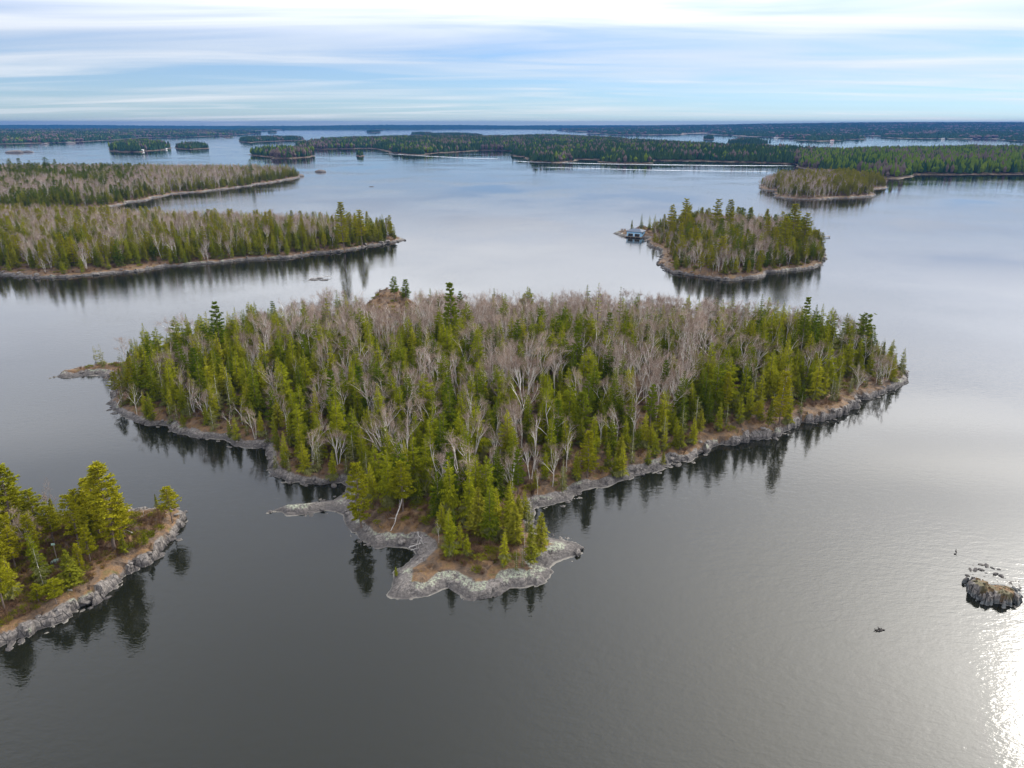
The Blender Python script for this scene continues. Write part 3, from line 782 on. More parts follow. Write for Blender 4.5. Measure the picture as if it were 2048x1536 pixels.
# surveyed trees -----------------------------------------------------------------
S = []
for a in [
    ('pine', 722, 1056, 926, 1.05, 0, 'tall yellow green pine by the left water edge of the front point'),
    ('pine', 806, 1022, 918, 1.15, 1, 'broad bushy pine behind the bare brown bank of the front point'),
    ('pine_dark', 1036, 1008, 900, .75, 1, 'pine with a long bare trunk standing above the right inlet of the big island'),
    ('pine', 1558, 848, 742, 1.0, 0, 'large yellow green pine above the pale cliff on the right shore'),
    ('pine', 1448, 832, 744, .85, 0, 'slender yellow green pine left of the large pine above the right cliff'),
    ('pine', 1510, 845, 800, 1.3, 2, 'low crooked pine between two larger pines above the right cliff'),
    ('pine_dark', 1165, 875, 783, 1.3, 0, 'big rounded dark green pine in the middle of the big island'),
    ('pine', 1175, 955, 862, 1.1, 0, 'wide pale pine on the right shore near the front of the big island'),
    ('pine_dark', 904, 690, 565, .85, 0, 'tallest pine rising over the bare birches at the back of the big island'),
    ('pine_dark', 789, 603, 553, 1.3, 1, 'left pine of the small group on the bare knoll'),
    ('pine_dark', 812, 606, 558, 1.4, 0, 'right pine of the small group on the bare knoll'),
    ('pine_dark', 447, 735, 603, .8, 1, 'pine with outstretched top arms over the left half of the big island'),
    ('pine_dark', 1600, 705, 593, .7, 0, 'dark tall pine standing out on the right skyline of the big island'),
    ('pine_flat', 1718, 718, 630, .8, 0, 'flat topped pine like an umbrella on the right skyline of the big island'),
    ('spruce_thin', 1193, 690, 565, .9, 0, 'left one of two thin dark spruces above the bare birches on the back skyline'),
    ('spruce_thin', 1236, 690, 573, .9, 0, 'right one of two thin dark spruces above the bare birches on the back skyline'),
    ('spruce_thin', 662, 690, 574, .8, 0, 'thin spruce alone on the skyline left of the bare knoll'),
    ('spruce', 1512, 700, 586, .9, 0, 'tall spruce on the skyline behind the right birches'),
    ('spruce_grey', 193, 728, 690, 1.0, 0, 'left small grey spruce of a pair on the rocky left spit'),
    ('spruce_grey', 207, 733, 687, 1.0, 1, 'right small brownish spruce of a pair on the rocky left spit'),
    ('pine', 270, 790, 712, .8, 1, 'yellow green pine leaning out over the left shore'),
    ('pine', 235, 800, 742, .9, 2, 'low yellow pine overhanging the water at the left end'),
    ('spruce', 900, 1108, 1018, 1.15, 1, 'dense dark spruce in front on the rocky front point'),
    ('spruce_light', 921, 1098, 1040, 1.0, 0, 'light green spruce right behind the front spruce on the point'),
    ('spruce_light', 935, 1110, 1065, 1.2, 1, 'small young spruce alone on brown ground of the front point'),
    ('cedar', 958, 1072, 975, 1.1, 0, 'wide greyish cedar in the middle of the front point'),
    ('spruce_light', 1010, 1128, 1055, 1.0, 0, 'light green spruce at the right end of the front point'),
    ('spruce_grey', 1033, 1140, 1098, .7, 0, 'tiny grey spruce on the rock edge of the front point'),
    ('spruce_grey', 1045, 1134, 1090, .6, 1, 'thin dead looking grey spruce on the front point'),
    ('cedar', 1062, 1130, 1050, .8, 1, 'narrow yellow green cedar beside the right rock slab'),
    ('cedar', 1082, 1105, 1025, .9, 2, 'tall cedar at the edge of the right rock slab'),
    ('cedar', 1030, 1090, 1010, 1.0, 2, 'olive cedar behind the small birch on the front point'),
    ('birch', 878, 1090, 1035, .7, 4, 'small white dead birch on the brown front point'),
    ('birch', 1050, 1110, 1052, .6, 4, 'small bare white birch among the cedars of the front point'),
    ('birch', 575, 872, 800, 1.0, 0, 'white leaning birch on the left shore of the big island'),
    ('birch', 1050, 815, 690, 1.1, 3, 'large many stemmed white birch in the middle of the big island'),
    ('birch', 980, 960, 890, .8, 1, 'white branched birch left of the pine with the long bare trunk'),
    ('birch', 1075, 1000, 915, .5, 4, 'slim white birch on the right shore near the front'),
    ('spruce_light', 793, 1150, 1132, 1.2, 1, 'tiny yellow bush like spruce at the left edge of the front rock'),
]: put_px(BIG, 'big', *a[:4], wide=a[4], fi=a[5], label=a[6])
for a in [
    ('pine', 230, 1098, 928, 1.23, 0, 'tallest yellow green pine on the near left island'),
    ('pine', 200, 1075, 958, 1.23, 1, 'pine just left of the tallest on the near left island'),
    ('pine', 250, 1075, 985, 1.04, 1, 'pine just right of the tallest on the near left island'),
    ('pine', 163, 1108, 988, 0.98, 2, 'pine with a long bare trunk on the near left island'),
    ('pine', 345, 1045, 970, 1.23, 2, 'lone yellow pine at the outer tip of the near left island'),
    ('cedar', 315, 1018, 988, .7, 0, 'tiny bushy tree left of the lone tip pine'),
    ('pine', 38, 1085, 932, 1.30, 0, 'tall yellow pine by the left edge of the picture'),
    ('pine', 5, 1080, 942, 1.30, 1, 'pine cut by the left edge of the picture'),
    ('pine', 82, 1080, 978, 1.23, 1, 'wide pine between the left edge pines and the trunked pine'),
    ('pine', 110, 1090, 1010, 1.17, 2, 'pine with drooping boughs in the middle of the near left island'),
    ('spruce', 80, 1155, 1062, 1.1, 1, 'dark spruce below the pines of the near left island'),
    ('spruce_light', 30, 1195, 1110, 1.3, 0, 'broad spruce on the sloping left edge of the near island'),
    ('cedar', 146, 1172, 1100, 1.2, 1, 'dense dark green cedar above the rock wall of the near left island'),
    ('pine', 112, 1208, 1158, 1.82, 2, 'low wide yellow pine above the rock wall of the near left island'),
    ('pine', 78, 1204, 1168, 1.69, 1, 'low yellow pine left of the other low pine above the rock wall'),
    ('spruce_grey', 88, 1175, 1090, .9, 0, 'grey lichen covered spruce in the middle of the near left island'),
    ('birch', 22, 1110, 1000, .9, 1, 'white bare birch among the left edge pines'),
    ('birch', 95, 1050, 960, .9, 2, 'grey bare birch behind the pines of the near left island'),
    ('cedar', 292, 1090, 1062, .9, 2, 'small round cedar on the bare ground near the tip of the near island'),
    ('cedar', 250, 1110, 1060, .8, 0, 'young cedar right below the tallest pine'),
]: put_px(NEAR, 'near', *a[:4], wide=a[4], fi=a[5], label=a[6])
for a in [
    ('pine', 688, 500, 404, .9, 0, 'tall pine standing out near the right end of the middle left island'),
    ('pine', 725, 492, 418, .9, 1, 'dark rounded pine near the tip of the middle left island'),
]: put_px(LEFT, 'left', *a[:4], wide=a[4], fi=a[5], label=a[6])
for a in [
    ('pine_dark', 504, 360, 318, .8, 1, 'dark flat topped pine on the far end of the back left island'),
    ('pine_dark', 262, 362, 325, 1.0, 0, 'single dark pine among bare birches of the back left island'),
    ('pine_dark', 98, 355, 314, 1.3, 1, 'large dark pine on the skyline of the back left island'),
    ('pine_dark', 116, 357, 318, .8, 1, 'small dark pine right of the large skyline pine at left'),
    ('pine_dark', 45, 356, 316, 1.1, 0, 'dark pine in the skyline row at the far left'),
    ('pine_dark', 25, 356, 317, 1.2, 1, 'leftmost dark pine in the skyline row'),
    ('pine_dark', 66, 356, 321, 1.0, 1, 'small dark pine in the skyline row at the far left'),
]: put_px(BACK, 'back', *a[:4], wide=a[4], fi=a[5], label=a[6])
for a in [
    ('pine', 1580, 500, 408, 1.15, 0, 'tallest pine on the right side of the boathouse island'),
    ('pine', 1605, 500, 425, 1.1, 1, 'big pine right beside the tallest on the boathouse island'),
    ('pine', 1565, 515, 432, 1.0, 1, 'pine left below the tallest on the boathouse island'),
    ('pine', 1368, 470, 396, .9, 1, 'plumed pine on the skyline left of the middle of the boathouse island'),
    ('pine', 1430, 470, 396, .9, 1, 'pine with a pointed top on the skyline of the boathouse island'),
    ('pine', 1455, 475, 399, .95, 0, 'dense pine in the middle skyline of the boathouse island'),
    ('pine', 1340, 470, 408, .9, 1, 'leftmost dense pine on the skyline of the boathouse island'),
    ('pine', 1392, 517, 472, 1.3, 0, 'wide pine in front on the left of the boathouse island'),
    ('pine', 1440, 532, 470, 1.2, 1, 'wide pine in front in the middle of the boathouse island'),
    ('pine', 1418, 545, 490, .9, 0, 'pine by the front shore of the boathouse island'),
    ('cedar', 1460, 545, 510, .8, 1, 'small bright green cedar on the front shore of the boathouse island'),
    ('pine_dark', 1642, 528, 490, .8, 1, 'crooked pine leaning over water at the right end of the boathouse island'),
    ('spruce', 1282, 463, 426, 1.0, 0, 'slim dark spruce behind the boathouse roof'),
    ('spruce', 1298, 463, 430, 1.2, 0, 'slim spruce to the right of the one behind the boathouse roof'),
    ('spruce', 1308, 464, 428, 1.2, 0, 'slim spruce third from left behind the boathouse'),
    ('cedar', 1263, 463, 440, .9, 0, 'bushy cedar at the left behind the boathouse'),
    ('spruce_thin', 1621, 492, 448, 1.5, 0, 'dark spruce beside the dock of the boathouse island'),
]: put_px(COVE, 'cove', *a[:4], wide=a[4], fi=a[5], label=a[6])
N_SURVEY = len(TREES)


def fill(isl, key, spacing, species, margin=2.0, hmul=1.0, dens=None):
    """Forest between the surveyed trees. species(px, py, x, y, d, rnd) -> (kind, height, width)"""
    g = np.random.default_rng(isl.seed + 500)
    lo, hi = isl.lo, isl.hi
    X, Y = np.meshgrid(np.arange(lo[0], hi[0], spacing), np.arange(lo[1], hi[1], spacing))
    X = X.ravel() + g.uniform(-.46, .46, X.size) * spacing; Y = Y.ravel() + g.uniform(-.46, .46, Y.size) * spacing
    z, d, c = isl.height(X, Y)
    px, py, dep = project(X, Y, z)
    ok = (d > margin * (0.6 + 0.8 * fbm(X / 6, Y / 6, isl.seed + 60))) & (px > -120) & (px < 2170)
    if dens is not None: ok &= g.random(X.size) < dens(px, py, d)
    own = [(t['x'], t['y'], 1.0 + 0.12 * t['h']) for t in TREES[:N_SURVEY] if t['isl'] == key]
    for (ox, oy, rr) in own: ok &= (X - ox) ** 2 + (Y - oy) ** 2 > rr * rr
    for i in np.nonzero(ok)[0]:
        k, h, w = species(px[i], py[i], X[i], Y[i], d[i], g)
        if k: put(k, X[i], Y[i], z[i] - 0.1, h * hmul * (0.66 + 0.34 * float(sstep(1.0, 9.0, d[i]))), w, isl=key)


def sp_big(px, py, x, y, d, g):
    n = float(vnoise(x / 9, y / 9, 5)); n2 = float(vnoise(x / 22, y / 22, 8))
    b = 0.08 + 0.54 * float(sstep(730, 675, py)) * float(sstep(500, 660, px)) * float(sstep(1540, 1420, px)) * (0.55 + 0.9 * n2) + 0.22 * float(sstep(0.54, 0.72, n)) * float(sstep(420, 620, px))
    for (cx, cy, r) in ((800, 860, 75), (1000, 900, 80), (870, 800, 60), (1060, 770, 80), (1260, 790, 70), (1330, 760, 70), (560, 760, 40), (700, 770, 45), (980, 730, 60), (650, 715, 60), (1400, 740, 60)):
        b += 0.34 * math.exp(-((px - cx) ** 2 + ((py - cy) * 1.5) ** 2) / r ** 2)
    if py > 985: b = 0.08
    if d < 5: b = min(b, 0.16)
    if px < 320: b = 0.03
    u = g.random()
    if u < b: return 'birch', g.uniform(7.5, 12.0), g.uniform(0.85, 1.25)
    v = g.random()
    if d < 5.5:
        if v < 0.38: return 'spruce_grey', g.uniform(5, 9), g.uniform(.85, 1.15)
        if v < 0.62: return 'cedar', g.uniform(4.5, 8.5), g.uniform(.8, 1.1)
        return 'spruce_light', g.uniform(6, 10), g.uniform(.85, 1.1)
    if px < 560 or px > 1480:
        if v < 0.50: return 'spruce_light', g.uniform(5.5, 11), g.uniform(.85, 1.15)
        if v < 0.58: return 'spruce_grey', g.uniform(7, 10), g.uniform(.8, 1.05)
    elif v < 0.14: return 'spruce_light', g.uniform(5.5, 10.5), g.uniform(.8, 1.1)
    if v > 0.975: return 'pine_dark', g.uniform(9, 12), .8
    return 'spruce', g.uniform(4.8, 12.0), g.uniform(.95, 1.3)


tipd = lambda px, py, d: np.where((px > 733) & (px < 838) & (py < 668), 0.0, 1.0) * np.where((px < 690) & (py > 984), 0.0, 1.0) * np.where((px > 1088) & (py > 1040), 0.0, 1.0) * np.where(py > 1095, np.where((px > 870) & (px < 1085) & (py < 1125), 0.25, 0.0), np.where((py > 1015) & (px < 860), 0.05, np.where((px < 245) & (py < 770), 0.0, np.where(py < 640, np.where(px < 860, 0.0, 1), 1.0)))) * np.where((px > 1400) & (d < 7) & (py > 780), 0.75, 1.0)
fill(BIG, 'big', 2.9, sp_big, margin=0.7, dens=tipd)


def sp_near(px, py, x, y, d, g):
    v = g.random()
    if v < .60: return 'pine', g.uniform(5.5, 9.5), 1.05
    if v < .72: return 'spruce', g.uniform(5, 8), 1.1
    if v < .88: return 'cedar', g.uniform(4, 7), 1.0
    return 'birch', g.uniform(6, 9), .8


fill(NEAR, 'near', 2.45, sp_near, margin=4.0, dens=lambda px, py, d: np.where((px > 84) & (px < 142) & (py > 1100) & (py < 1165), 0.0, 1.0) * np.where(px > 235, 0.0, np.where(py > 1250 - 0.42 * px, 0.06, np.where(py > 1215 - 0.42 * px, .35, 0.8))))


def sp_left(px, py, x, y, d, g):
    n = float(vnoise(x / 13, y / 13, 25))
    b = 0.13 + 0.26 * float(sstep(500, 470, py)) + 0.28 * float(sstep(.5, .7, n)) - 0.4 * float(sstep(600, 700, px))
    if g.random() < b: return 'birch', g.uniform(9, 13), g.uniform(.8, 1.1)
    v = g.random()
    if v < .14: return 'pine', g.uniform(9, 13), .8
    if v < .50: return 'spruce_light', g.uniform(7, 12), g.uniform(.85, 1.1)
    if v < .62: return 'cedar', g.uniform(6, 9), g.uniform(.8, 1.1)
    return 'spruce', g.uniform(8, 12.5), g.uniform(.8, 1.1)


fill(LEFT, 'left', 3.1, sp_left, margin=1.2, dens=lambda px, py, d: np.where(px > 790, 0.2, np.where((px < 330) & (d < 7), .25, 1.0)))


def sp_back(px, py, x, y, d, g):
    n = float(vnoise(x / 26, y / 26, 35))
    b = 0.50 - 0.40 * float(sstep(14, 5, d)) - 0.5 * float(sstep(.48, .62, n)) * float(sstep(330, 150, px)) - 0.2 * float(sstep(430, 560, px))
    if g.random() < b: return 'birch', g.uniform(10, 13), g.uniform(.9, 1.15)
    v = g.random()
    if v < .36: return 'pine_dark' if px < 300 else 'spruce_light', g.uniform(9, 13), 1.0
    if v < .75: return 'cedar', g.uniform(7, 10), g.uniform(.9, 1.3)
    return 'spruce', g.uniform(9, 13), g.uniform(.9, 1.1)


fill(BACK, 'back', 4.3, sp_back, margin=1.6)


def sp_cove(px, py, x, y, d, g):
    n = float(vnoise(x / 12, y / 12, 45))
    b = 0.16 + 0.3 * float(sstep(.45, .65, n)) + 0.35 * math.exp(-((px - 1500) ** 2 + ((py - 478) * 2) ** 2) / 60 ** 2)
    if px > 1560: b *= .4
    low = 0.62 + 0.38 * float(sstep(1310, 1390, px))
    if g.random() < b + .06: return 'birch', g.uniform(8, 11) * low, g.uniform(.9, 1.2)
    v = g.random()
    if v < .17: return 'pine', g.uniform(8, 14) * low, .95
    if v < .27: return 'pine_dark', g.uniform(8, 13) * low, 1.0
    if v < .55: return 'cedar', g.uniform(4.5, 9.5) * low, g.uniform(.9, 1.3)
    if v < .80: return 'spruce_light', g.uniform(6, 11) * low, 1.0
    return 'spruce', g.uniform(7, 12) * low, 1.0


fill(COVE, 'cove', 3.2, sp_cove, margin=1.3, dens=lambda px, py, d: np.where(px < 1305, 0.0, np.where((px < 1350) & (py > 500), .25, 1.0)))


def sp_round(px, py, x, y, d, g):
    b = 0.42 * float(sstep(1690, 1650, px)) + 0.15
    if g.random() < b: return 'birch', g.uniform(9, 12), g.uniform(.9, 1.1)
    return ('cedar', g.uniform(7, 10), 1.15) if g.random() < .6 else ('pine', g.uniform(9, 13), .9)


fill(ROUND, 'round', 4.0, sp_round, margin=1.6)

# which trees stand as individuals: the 300 that show largest of each kind -----------
for i, t in enumerate(TREES):
    px, py, dep = project(t['x'], t['y'], t['z'] + t['h'] * 0.5)
    t['px'], t['py'], t['dep'] = px, py, dep
    t['size'] = t['h'] * FPX / dep * (1e3 if t['label'] else 1.0) * (1.0 if -20 < px < 2068 and py < 1560 else 0.0)
by_kind = {}
for t in TREES: by_kind.setdefault(KIND_OF[t['kind']], []).append(t)
single, rest = [], {}
for k, ts in by_kind.items():
    ts.sort(key=lambda t: -t['size'])
    single += [t for t in ts[:300] if t['size'] > 0]; rest[k] = ts[300:] + [t for t in ts[:300] if t['size'] <= 0]
print('TREES', {k: len(v) for k, v in by_kind.items()})
CAT = {'spruce_tree': 'spruce', 'pine_tree': 'pine', 'cedar_tree': 'cedar', 'birch_tree': 'birch'}
ISL_NAME = {'big': 'big middle island', 'near': 'near left island', 'left': 'middle left island', 'back': 'back left island', 'cove': 'boathouse island', 'round': 'round far right island'}
LOOK = {'spruce': 'dark green', 'spruce_light': 'light green', 'spruce_grey': 'greyish', 'spruce_thin': 'thin dark', 'pine': 'yellow green', 'pine_dark': 'dark green', 'pine_flat': 'flat topped', 'cedar': 'olive', 'birch': 'bare white'}
ORD = 'first second third fourth fifth sixth seventh eighth ninth tenth eleventh twelfth thirteenth fourteenth fifteenth'.split()


def zone(t):
    x, y = t['px'], t['py']
    if t['isl'] == 'big':
        if y > 930 and x < 1100: return 'front point of big island'
        if x < 470: return 'left end of big island'
        if x > 1520: return 'right end of big island'
        if x > 1180: return 'right half of big island' if y > 690 else 'back right of big island'
        if x < 800: return 'left half of big island' if y > 690 else 'back left of big island'
        return 'middle of big island' if y > 690 else 'back of big island'
    nm = ISL_NAME[t['isl']]
    lo, hi = {'left': (0, 812), 'back': (0, 600), 'cove': (1300, 1650), 'round': (1520, 1766), 'near': (0, 370)}[t['isl']]
    f = (x - lo) / (hi - lo)
    return ('left part' if f < .33 else 'centre' if f < .66 else 'right part') + ' of ' + nm


def label_trees():
    sets = {}
    for t in single:
        if not t['label']: sets.setdefault((t['kind'], zone(t)), []).append(t)
    for (kind, zn), ts in sets.items():
        ts.sort(key=lambda t: t['dep'])
        rows = max(1, math.ceil(len(ts) / 10)); per = math.ceil(len(ts) / rows)
        for r in range(rows):
            row = sorted(ts[r * per:(r + 1) * per], key=lambda t: t['px'])
            for i, t in enumerate(row):
                w = '' if rows == 1 else ', ' + ('front row' if r == 0 else 'rearmost row' if r == rows - 1 else ORD[r] + ' row back')
                if len(row) == 1: o = 'only'
                elif i == 0: o = 'leftmost'
                elif i == len(row) - 1: o = 'rightmost'
                else: o = ORD[i]
                if o in ORD: t['label'] = f"{o} {LOOK[kind]} {CAT[KIND_OF[kind]]} from left{w}, {zn}"
                else: t['label'] = f"{o} {LOOK[kind]} {CAT[KIND_OF[kind]]}{w}, {zn}"


label_trees()
for t in single:
    k = KIND_OF[t['kind']]; f = FORM[t['kind']][t['fi']]
    root = link(k, None, None, (t['x'], t['y'], t['z']), t['rot'], (t['sx'], t['sx'], t['sz']))
    root['label'] = t['label']
    root['category'] = CAT[k]; root['group'] = f"{CAT[k]} trees on the {ISL_NAME[t['isl']]}"
    root.empty_display_size = 0.5
    link('trunk', f['trunk'], root); link('crown', f['crown'], root)


# the remaining trees of each kind: one object per kind, copies set out by geometry nodes
def scatter(name, pts, rot, scl, pick, meshes, **props):
    coll = bpy.data.collections.new(name + '_forms')
    for i, me in enumerate(meshes):
        coll.objects.link(bpy.data.objects.new(f'{name}_form_{i:02d}', me))
    me = bpy.data.meshes.new(name); me.vertices.add(len(pts)); me.vertices.foreach_set('co', np.ascontiguousarray(pts, np.float32).ravel())
    a = me.attributes.new('turn', 'FLOAT_VECTOR', 'POINT'); a.data.foreach_set('vector', np.ascontiguousarray(rot, np.float32).ravel())
    a = me.attributes.new('size', 'FLOAT_VECTOR', 'POINT'); a.data.foreach_set('vector', np.ascontiguousarray(scl, np.float32).ravel())
    a = me.attributes.new('pick', 'INT', 'POINT'); a.data.foreach_set('value', np.ascontiguousarray(pick, np.int32))
    me.update()
    o = link(name, me, **props)
    ng = bpy.data.node_groups.new(name, 'GeometryNodeTree')
    ng.interface.new_socket('Geometry', in_out='INPUT', socket_type='NodeSocketGeometry'); ng.interface.new_socket('Geometry', in_out='OUTPUT', socket_type='NodeSocketGeometry')
    n, l = ng.nodes, ng.links
    gi, go = n.new('NodeGroupInput'), n.new('NodeGroupOutput')
    ci = n.new('GeometryNodeCollectionInfo'); ci.inputs['Collection'].default_value = coll; ci.inputs['Separate Children'].default_value = True; ci.inputs['Reset Children'].default_value = True
    iop = n.new('GeometryNodeInstanceOnPoints'); iop.inputs['Pick Instance'].default_value = True
    l.new(gi.outputs[0], iop.inputs['Points']); l.new(ci.outputs[0], iop.inputs['Instance'])
    for nm, ty, sock in (('turn', 'FLOAT_VECTOR', 'Rotation'), ('size', 'FLOAT_VECTOR', 'Scale'), ('pick', 'INT', 'Instance Index')):
        na = n.new('GeometryNodeInputNamedAttribute'); na.data_type = ty; na.inputs['Name'].default_value = nm
        l.new(na.outputs['Attribute'], iop.inputs[sock])
    l.new(iop.outputs[0], go.inputs[0])
    mod = o.modifiers.new('scatter', 'NODES'); mod.node_group = ng
    return o


for k, ts in rest.items():
    if not ts: continue
    forms, where = [], {}
    for kk in FORM:
        if KIND_OF[kk] == k:
            for fi, f in enumerate(FORM[kk]): where[(kk, fi)] = len(forms); forms.append(f['joined'])
    scatter(CAT[k] + '_forest', [(t['x'], t['y'], t['z']) for t in ts], [(0, 0, t['rot']) for t in ts], [(t['sx'], t['sx'], t['sz']) for t in ts],
            [where[(t['kind'], t['fi'])] for t in ts], forms, kind='stuff')


# far forests: small plain trees, one mesh for each stretch of land ------------------
def far_forest(isl):
    kw = isl.kw; g = np.random.default_rng(isl.seed + 900); s = kw['sp']
    X, Y = np.meshgrid(np.arange(isl.lo[0], isl.hi[0], s), np.arange(isl.lo[1], isl.hi[1], s))
    X = X.ravel() + g.uniform(-.5, .5, X.size) * s; Y = Y.ravel() + g.uniform(-.5, .5, Y.size) * s
    keep = np.abs(X / Y) < 0.80; X, Y = X[keep], Y[keep]
    z, d, c = isl.height(X, Y); ok = d > 2.0 + s * 0.25
    X, Y, z, d = X[ok], Y[ok], z[ok], d[ok]; n = len(X)
    if not n: return
    big = s * 0.62
    h = kw['h'] * g.uniform(.5, 1.15, n) * (.68 + .6 * fbm(X / (s * 4), Y / (s * 4), isl.seed + 3, 3)); r = np.maximum(1.5, big) * g.uniform(.75, 1.25, n)
    mx = np.array(kw['mix']); nz = fbm(X / (s * 9), Y / (s * 9), isl.seed, 3)
    u = g.random(n) * 0.55 + np.clip((nz - 0.5) * 2.2 + 0.5, 0, 1) * 0.45
    order = u.argsort().argsort() / n
    mi = np.where(order < mx[0], 0, np.where(order < mx[0] + mx[1], 1, 2))
    sides = 5
    a = np.arange(sides) * 2 * np.pi / sides
    Vs, Ts, Ms = [], [], []
    ph = g.uniform(0, 6.28, n); base = 0
    # conifers: two stacked cones; others: rounded crowns
    ang = ph[:, None] + a[None]
    jit = g.uniform(.65, 1.25, (n, sides))
    pointed = (mi == 0)
    lo_z = np.where(pointed, .10, .18); mid_z = np.where(pointed, .45, .62); mr = np.where(pointed, .62, 1.0); lr = np.where(pointed, 1.0, .55)
    ring = lambda rad, hz: np.stack([X[:, None] + np.cos(ang) * rad * jit, Y[:, None] + np.sin(ang) * rad * jit, np.repeat(hz[:, None], sides, 1) + g.normal(0, .25, (n, sides))], -1)
    A = ring((r * lr)[:, None], z + h * lo_z); B = ring((r * mr)[:, None], z + h * mid_z)
    top = np.stack([X, Y, z + h], -1)[:, None]
    Vv = np.concatenate([A, B, top], 1).reshape(-1, 3); per = 2 * sides + 1
    f = []
    for k in range(sides):
        k2 = (k + 1) % sides
        f += [(k, k2, sides + k2), (k, sides + k2, sides + k), (sides + k, sides + k2, 2 * sides)]
    f = np.array(f); T = (f[None] + (np.arange(n) * per)[:, None, None]).reshape(-1, 3)
    link('distant_forest', fast_mesh('distant_forest', Vv, T, [MAT['far_conifer'], MAT['far_green'], MAT['far_bare']], np.repeat(mi, len(f))), kind='stuff')
    return len(T)


tot = sum(far_forest(i) or 0 for i in FAR)
print('FAR TRIS', tot)


# undergrowth ------------------------------------------------------------------
def undergrowth(isl, n, name, meshes, lo, hi, seed, cond=None):
    g = np.random.default_rng(seed)
    X = g.uniform(isl.lo[0], isl.hi[0], n); Y = g.uniform(isl.lo[1], isl.hi[1], n)
    z, d, c = isl.height(X, Y); px, py, dep = project(X, Y, z)
    ok = (d > 1.6 + 1.6 * fbm(X / 5, Y / 5, seed) + np.clip(.9 - c, 0, 1) * 4) & (px > -60) & (px < 2110)
    if cond is not None: ok &= cond(px, py, d)
    X, Y, z = X[ok], Y[ok], z[ok]; k = len(X); s = g.uniform(lo, hi, k)
    return np.stack([X, Y, z], 1), np.stack([np.zeros(k), np.zeros(k), g.uniform(0, 6.28, k)], 1), np.stack([s, s, s * g.uniform(.7, 1.2, k)], 1), g.integers(0, len(meshes), k)


def juniper(seed):
    g = np.random.default_rng(seed); b = MB(); T = []
    for i in range(70):
        a = g.uniform(0, 6.28); r = 0.75 * g.random() ** .6; c = np.array([r * math.cos(a), r * math.sin(a), 0.30 * (1 - r) + g.uniform(0, .12)])
        for w in range(3):
            v = np.array([math.cos(a), math.sin(a), 0.6]) * .2 + g.normal(0, .16, 3); sv = np.cross(v, g.normal(size=3)); sv *= .05 / np.linalg.norm(sv)
            T.append((c - sv, c + sv, c + v))
    b.tris(T); return b


bushes = [bush(s).mesh('bush', MAT['bush']) for s in range(3)] + [tuft(9 + s).mesh('tuft', MAT['grass']) for s in range(2)] + [juniper(30 + s).mesh('juniper', MAT['cedar']) for s in range(1)]
parts = [undergrowth(i, n, '', bushes, lo, hi, s) for i, n, lo, hi, s in ((BIG, 20000, .5, 1.3, 1), (NEAR, 9000, .4, 1.1, 2), (LEFT, 7000, .7, 1.6, 3), (COVE, 3500, .6, 1.5, 4), (BACK, 6000, .9, 2.0, 5), (ROUND, 2000, .9, 2.0, 6))]
tipc = ground(930, 1120); tx = rng.normal(0, 12, 1500) + tipc[0]; ty = rng.normal(0, 7, 1500) + tipc[1]; tz, td, tc_ = BIG.height(tx, ty)
ok = td > 4.0 + 2 * fbm(tx / 4, ty / 4, 71); k = int(ok.sum()); ts_ = rng.uniform(.5, 1.1, k)
parts.append((np.stack([tx, ty, tz], 1)[ok], np.stack([ts_ * 0, ts_ * 0, rng.uniform(0, 6.28, k)], 1), np.stack([ts_] * 3, 1), rng.integers(0, len(bushes), k)))
scatter('undergrowth', *[np.concatenate(x) for x in zip(*parts)], bushes, kind='stuff')


# ------------------------------------------------------------------ rocks
def rock_mb(seed, s=(1, 1, .7), sub=2):
    import bmesh
    g = np.random.default_rng(seed); bm = bmesh.new(); bmesh.ops.create_icosphere(bm, subdivisions=sub, radius=1.0)
    V = np.array([v.co[:] for v in bm.verts]); F = [[v.index for v in f.verts] for f in bm.faces]; bm.free()
    for _ in range(7):                                    # chop flat faces as frost does
        d = g.normal(size=3); d /= np.linalg.norm(d); h = g.uniform(.55, .85); p = V @ d
        V = V - np.maximum(p - h, 0)[:, None] * d * 0.92
    V = V * (1 + 0.10 * (fbm(V[:, 0] * 3 + seed, V[:, 1] * 3 + V[:, 2] * 2, seed, 3)[:, None] - .5)) * np.array(s)
    b = MB(); b.add(V, F); return b


MAT['stone'] = land_mat('stone')
ROCKS = [rock_mb(600 + i, (1, g_[0], g_[1]), 1).mesh('rock', MAT['stone']) for i, g_ in enumerate([(.8, .6), (.6, .45), (.9, .7), (.7, .35), (.8, .5), (.55, .6)])]


def shore_rocks(isl, n, lo, hi, seed, cond):
    g = np.random.default_rng(seed); k = 0
    P = isl.P; L = len(P)
    for _ in range(n * 6):
        i = g.integers(L); a, b = P[i], P[(i + 1) % L]
        q = a + (b - a) * g.random() + g.normal(0, 0.7, 2)
        z, d, c = isl.height(q[:1], q[1:]); px, py, dep = project(q[0], q[1], 0)
        if not (-1.2 < d[0] < 1.8) or not cond(px, py): continue
        s = g.uniform(lo, hi) * (1.0 if g.random() < .85 else 1.7)
        o = link('rock', ROCKS[g.integers(len(ROCKS))], isl.obj, (q[0], q[1], max(z[0], -.15) + s * .10), g.uniform(0, 6.28), (s, s * g.uniform(.7, 1.1), s * g.uniform(.6, 1.0)))
        k += 1
        if k >= n: return


shore_rocks(BIG, 230, .25, .75, 1, lambda x, y: 90 < x < 1830 and y > 735 and not (760 < x < 1180 and y > 1125))
shore_rocks(NEAR, 90, .25, .8, 2, lambda x, y: x > -30 and y > 1015)
shore_rocks(LEFT, 90, .5, 1.3, 3, lambda x, y: x > -30 and y > 472)
shore_rocks(COVE, 80, .45, 1.1, 4, lambda x, y: y > 476)


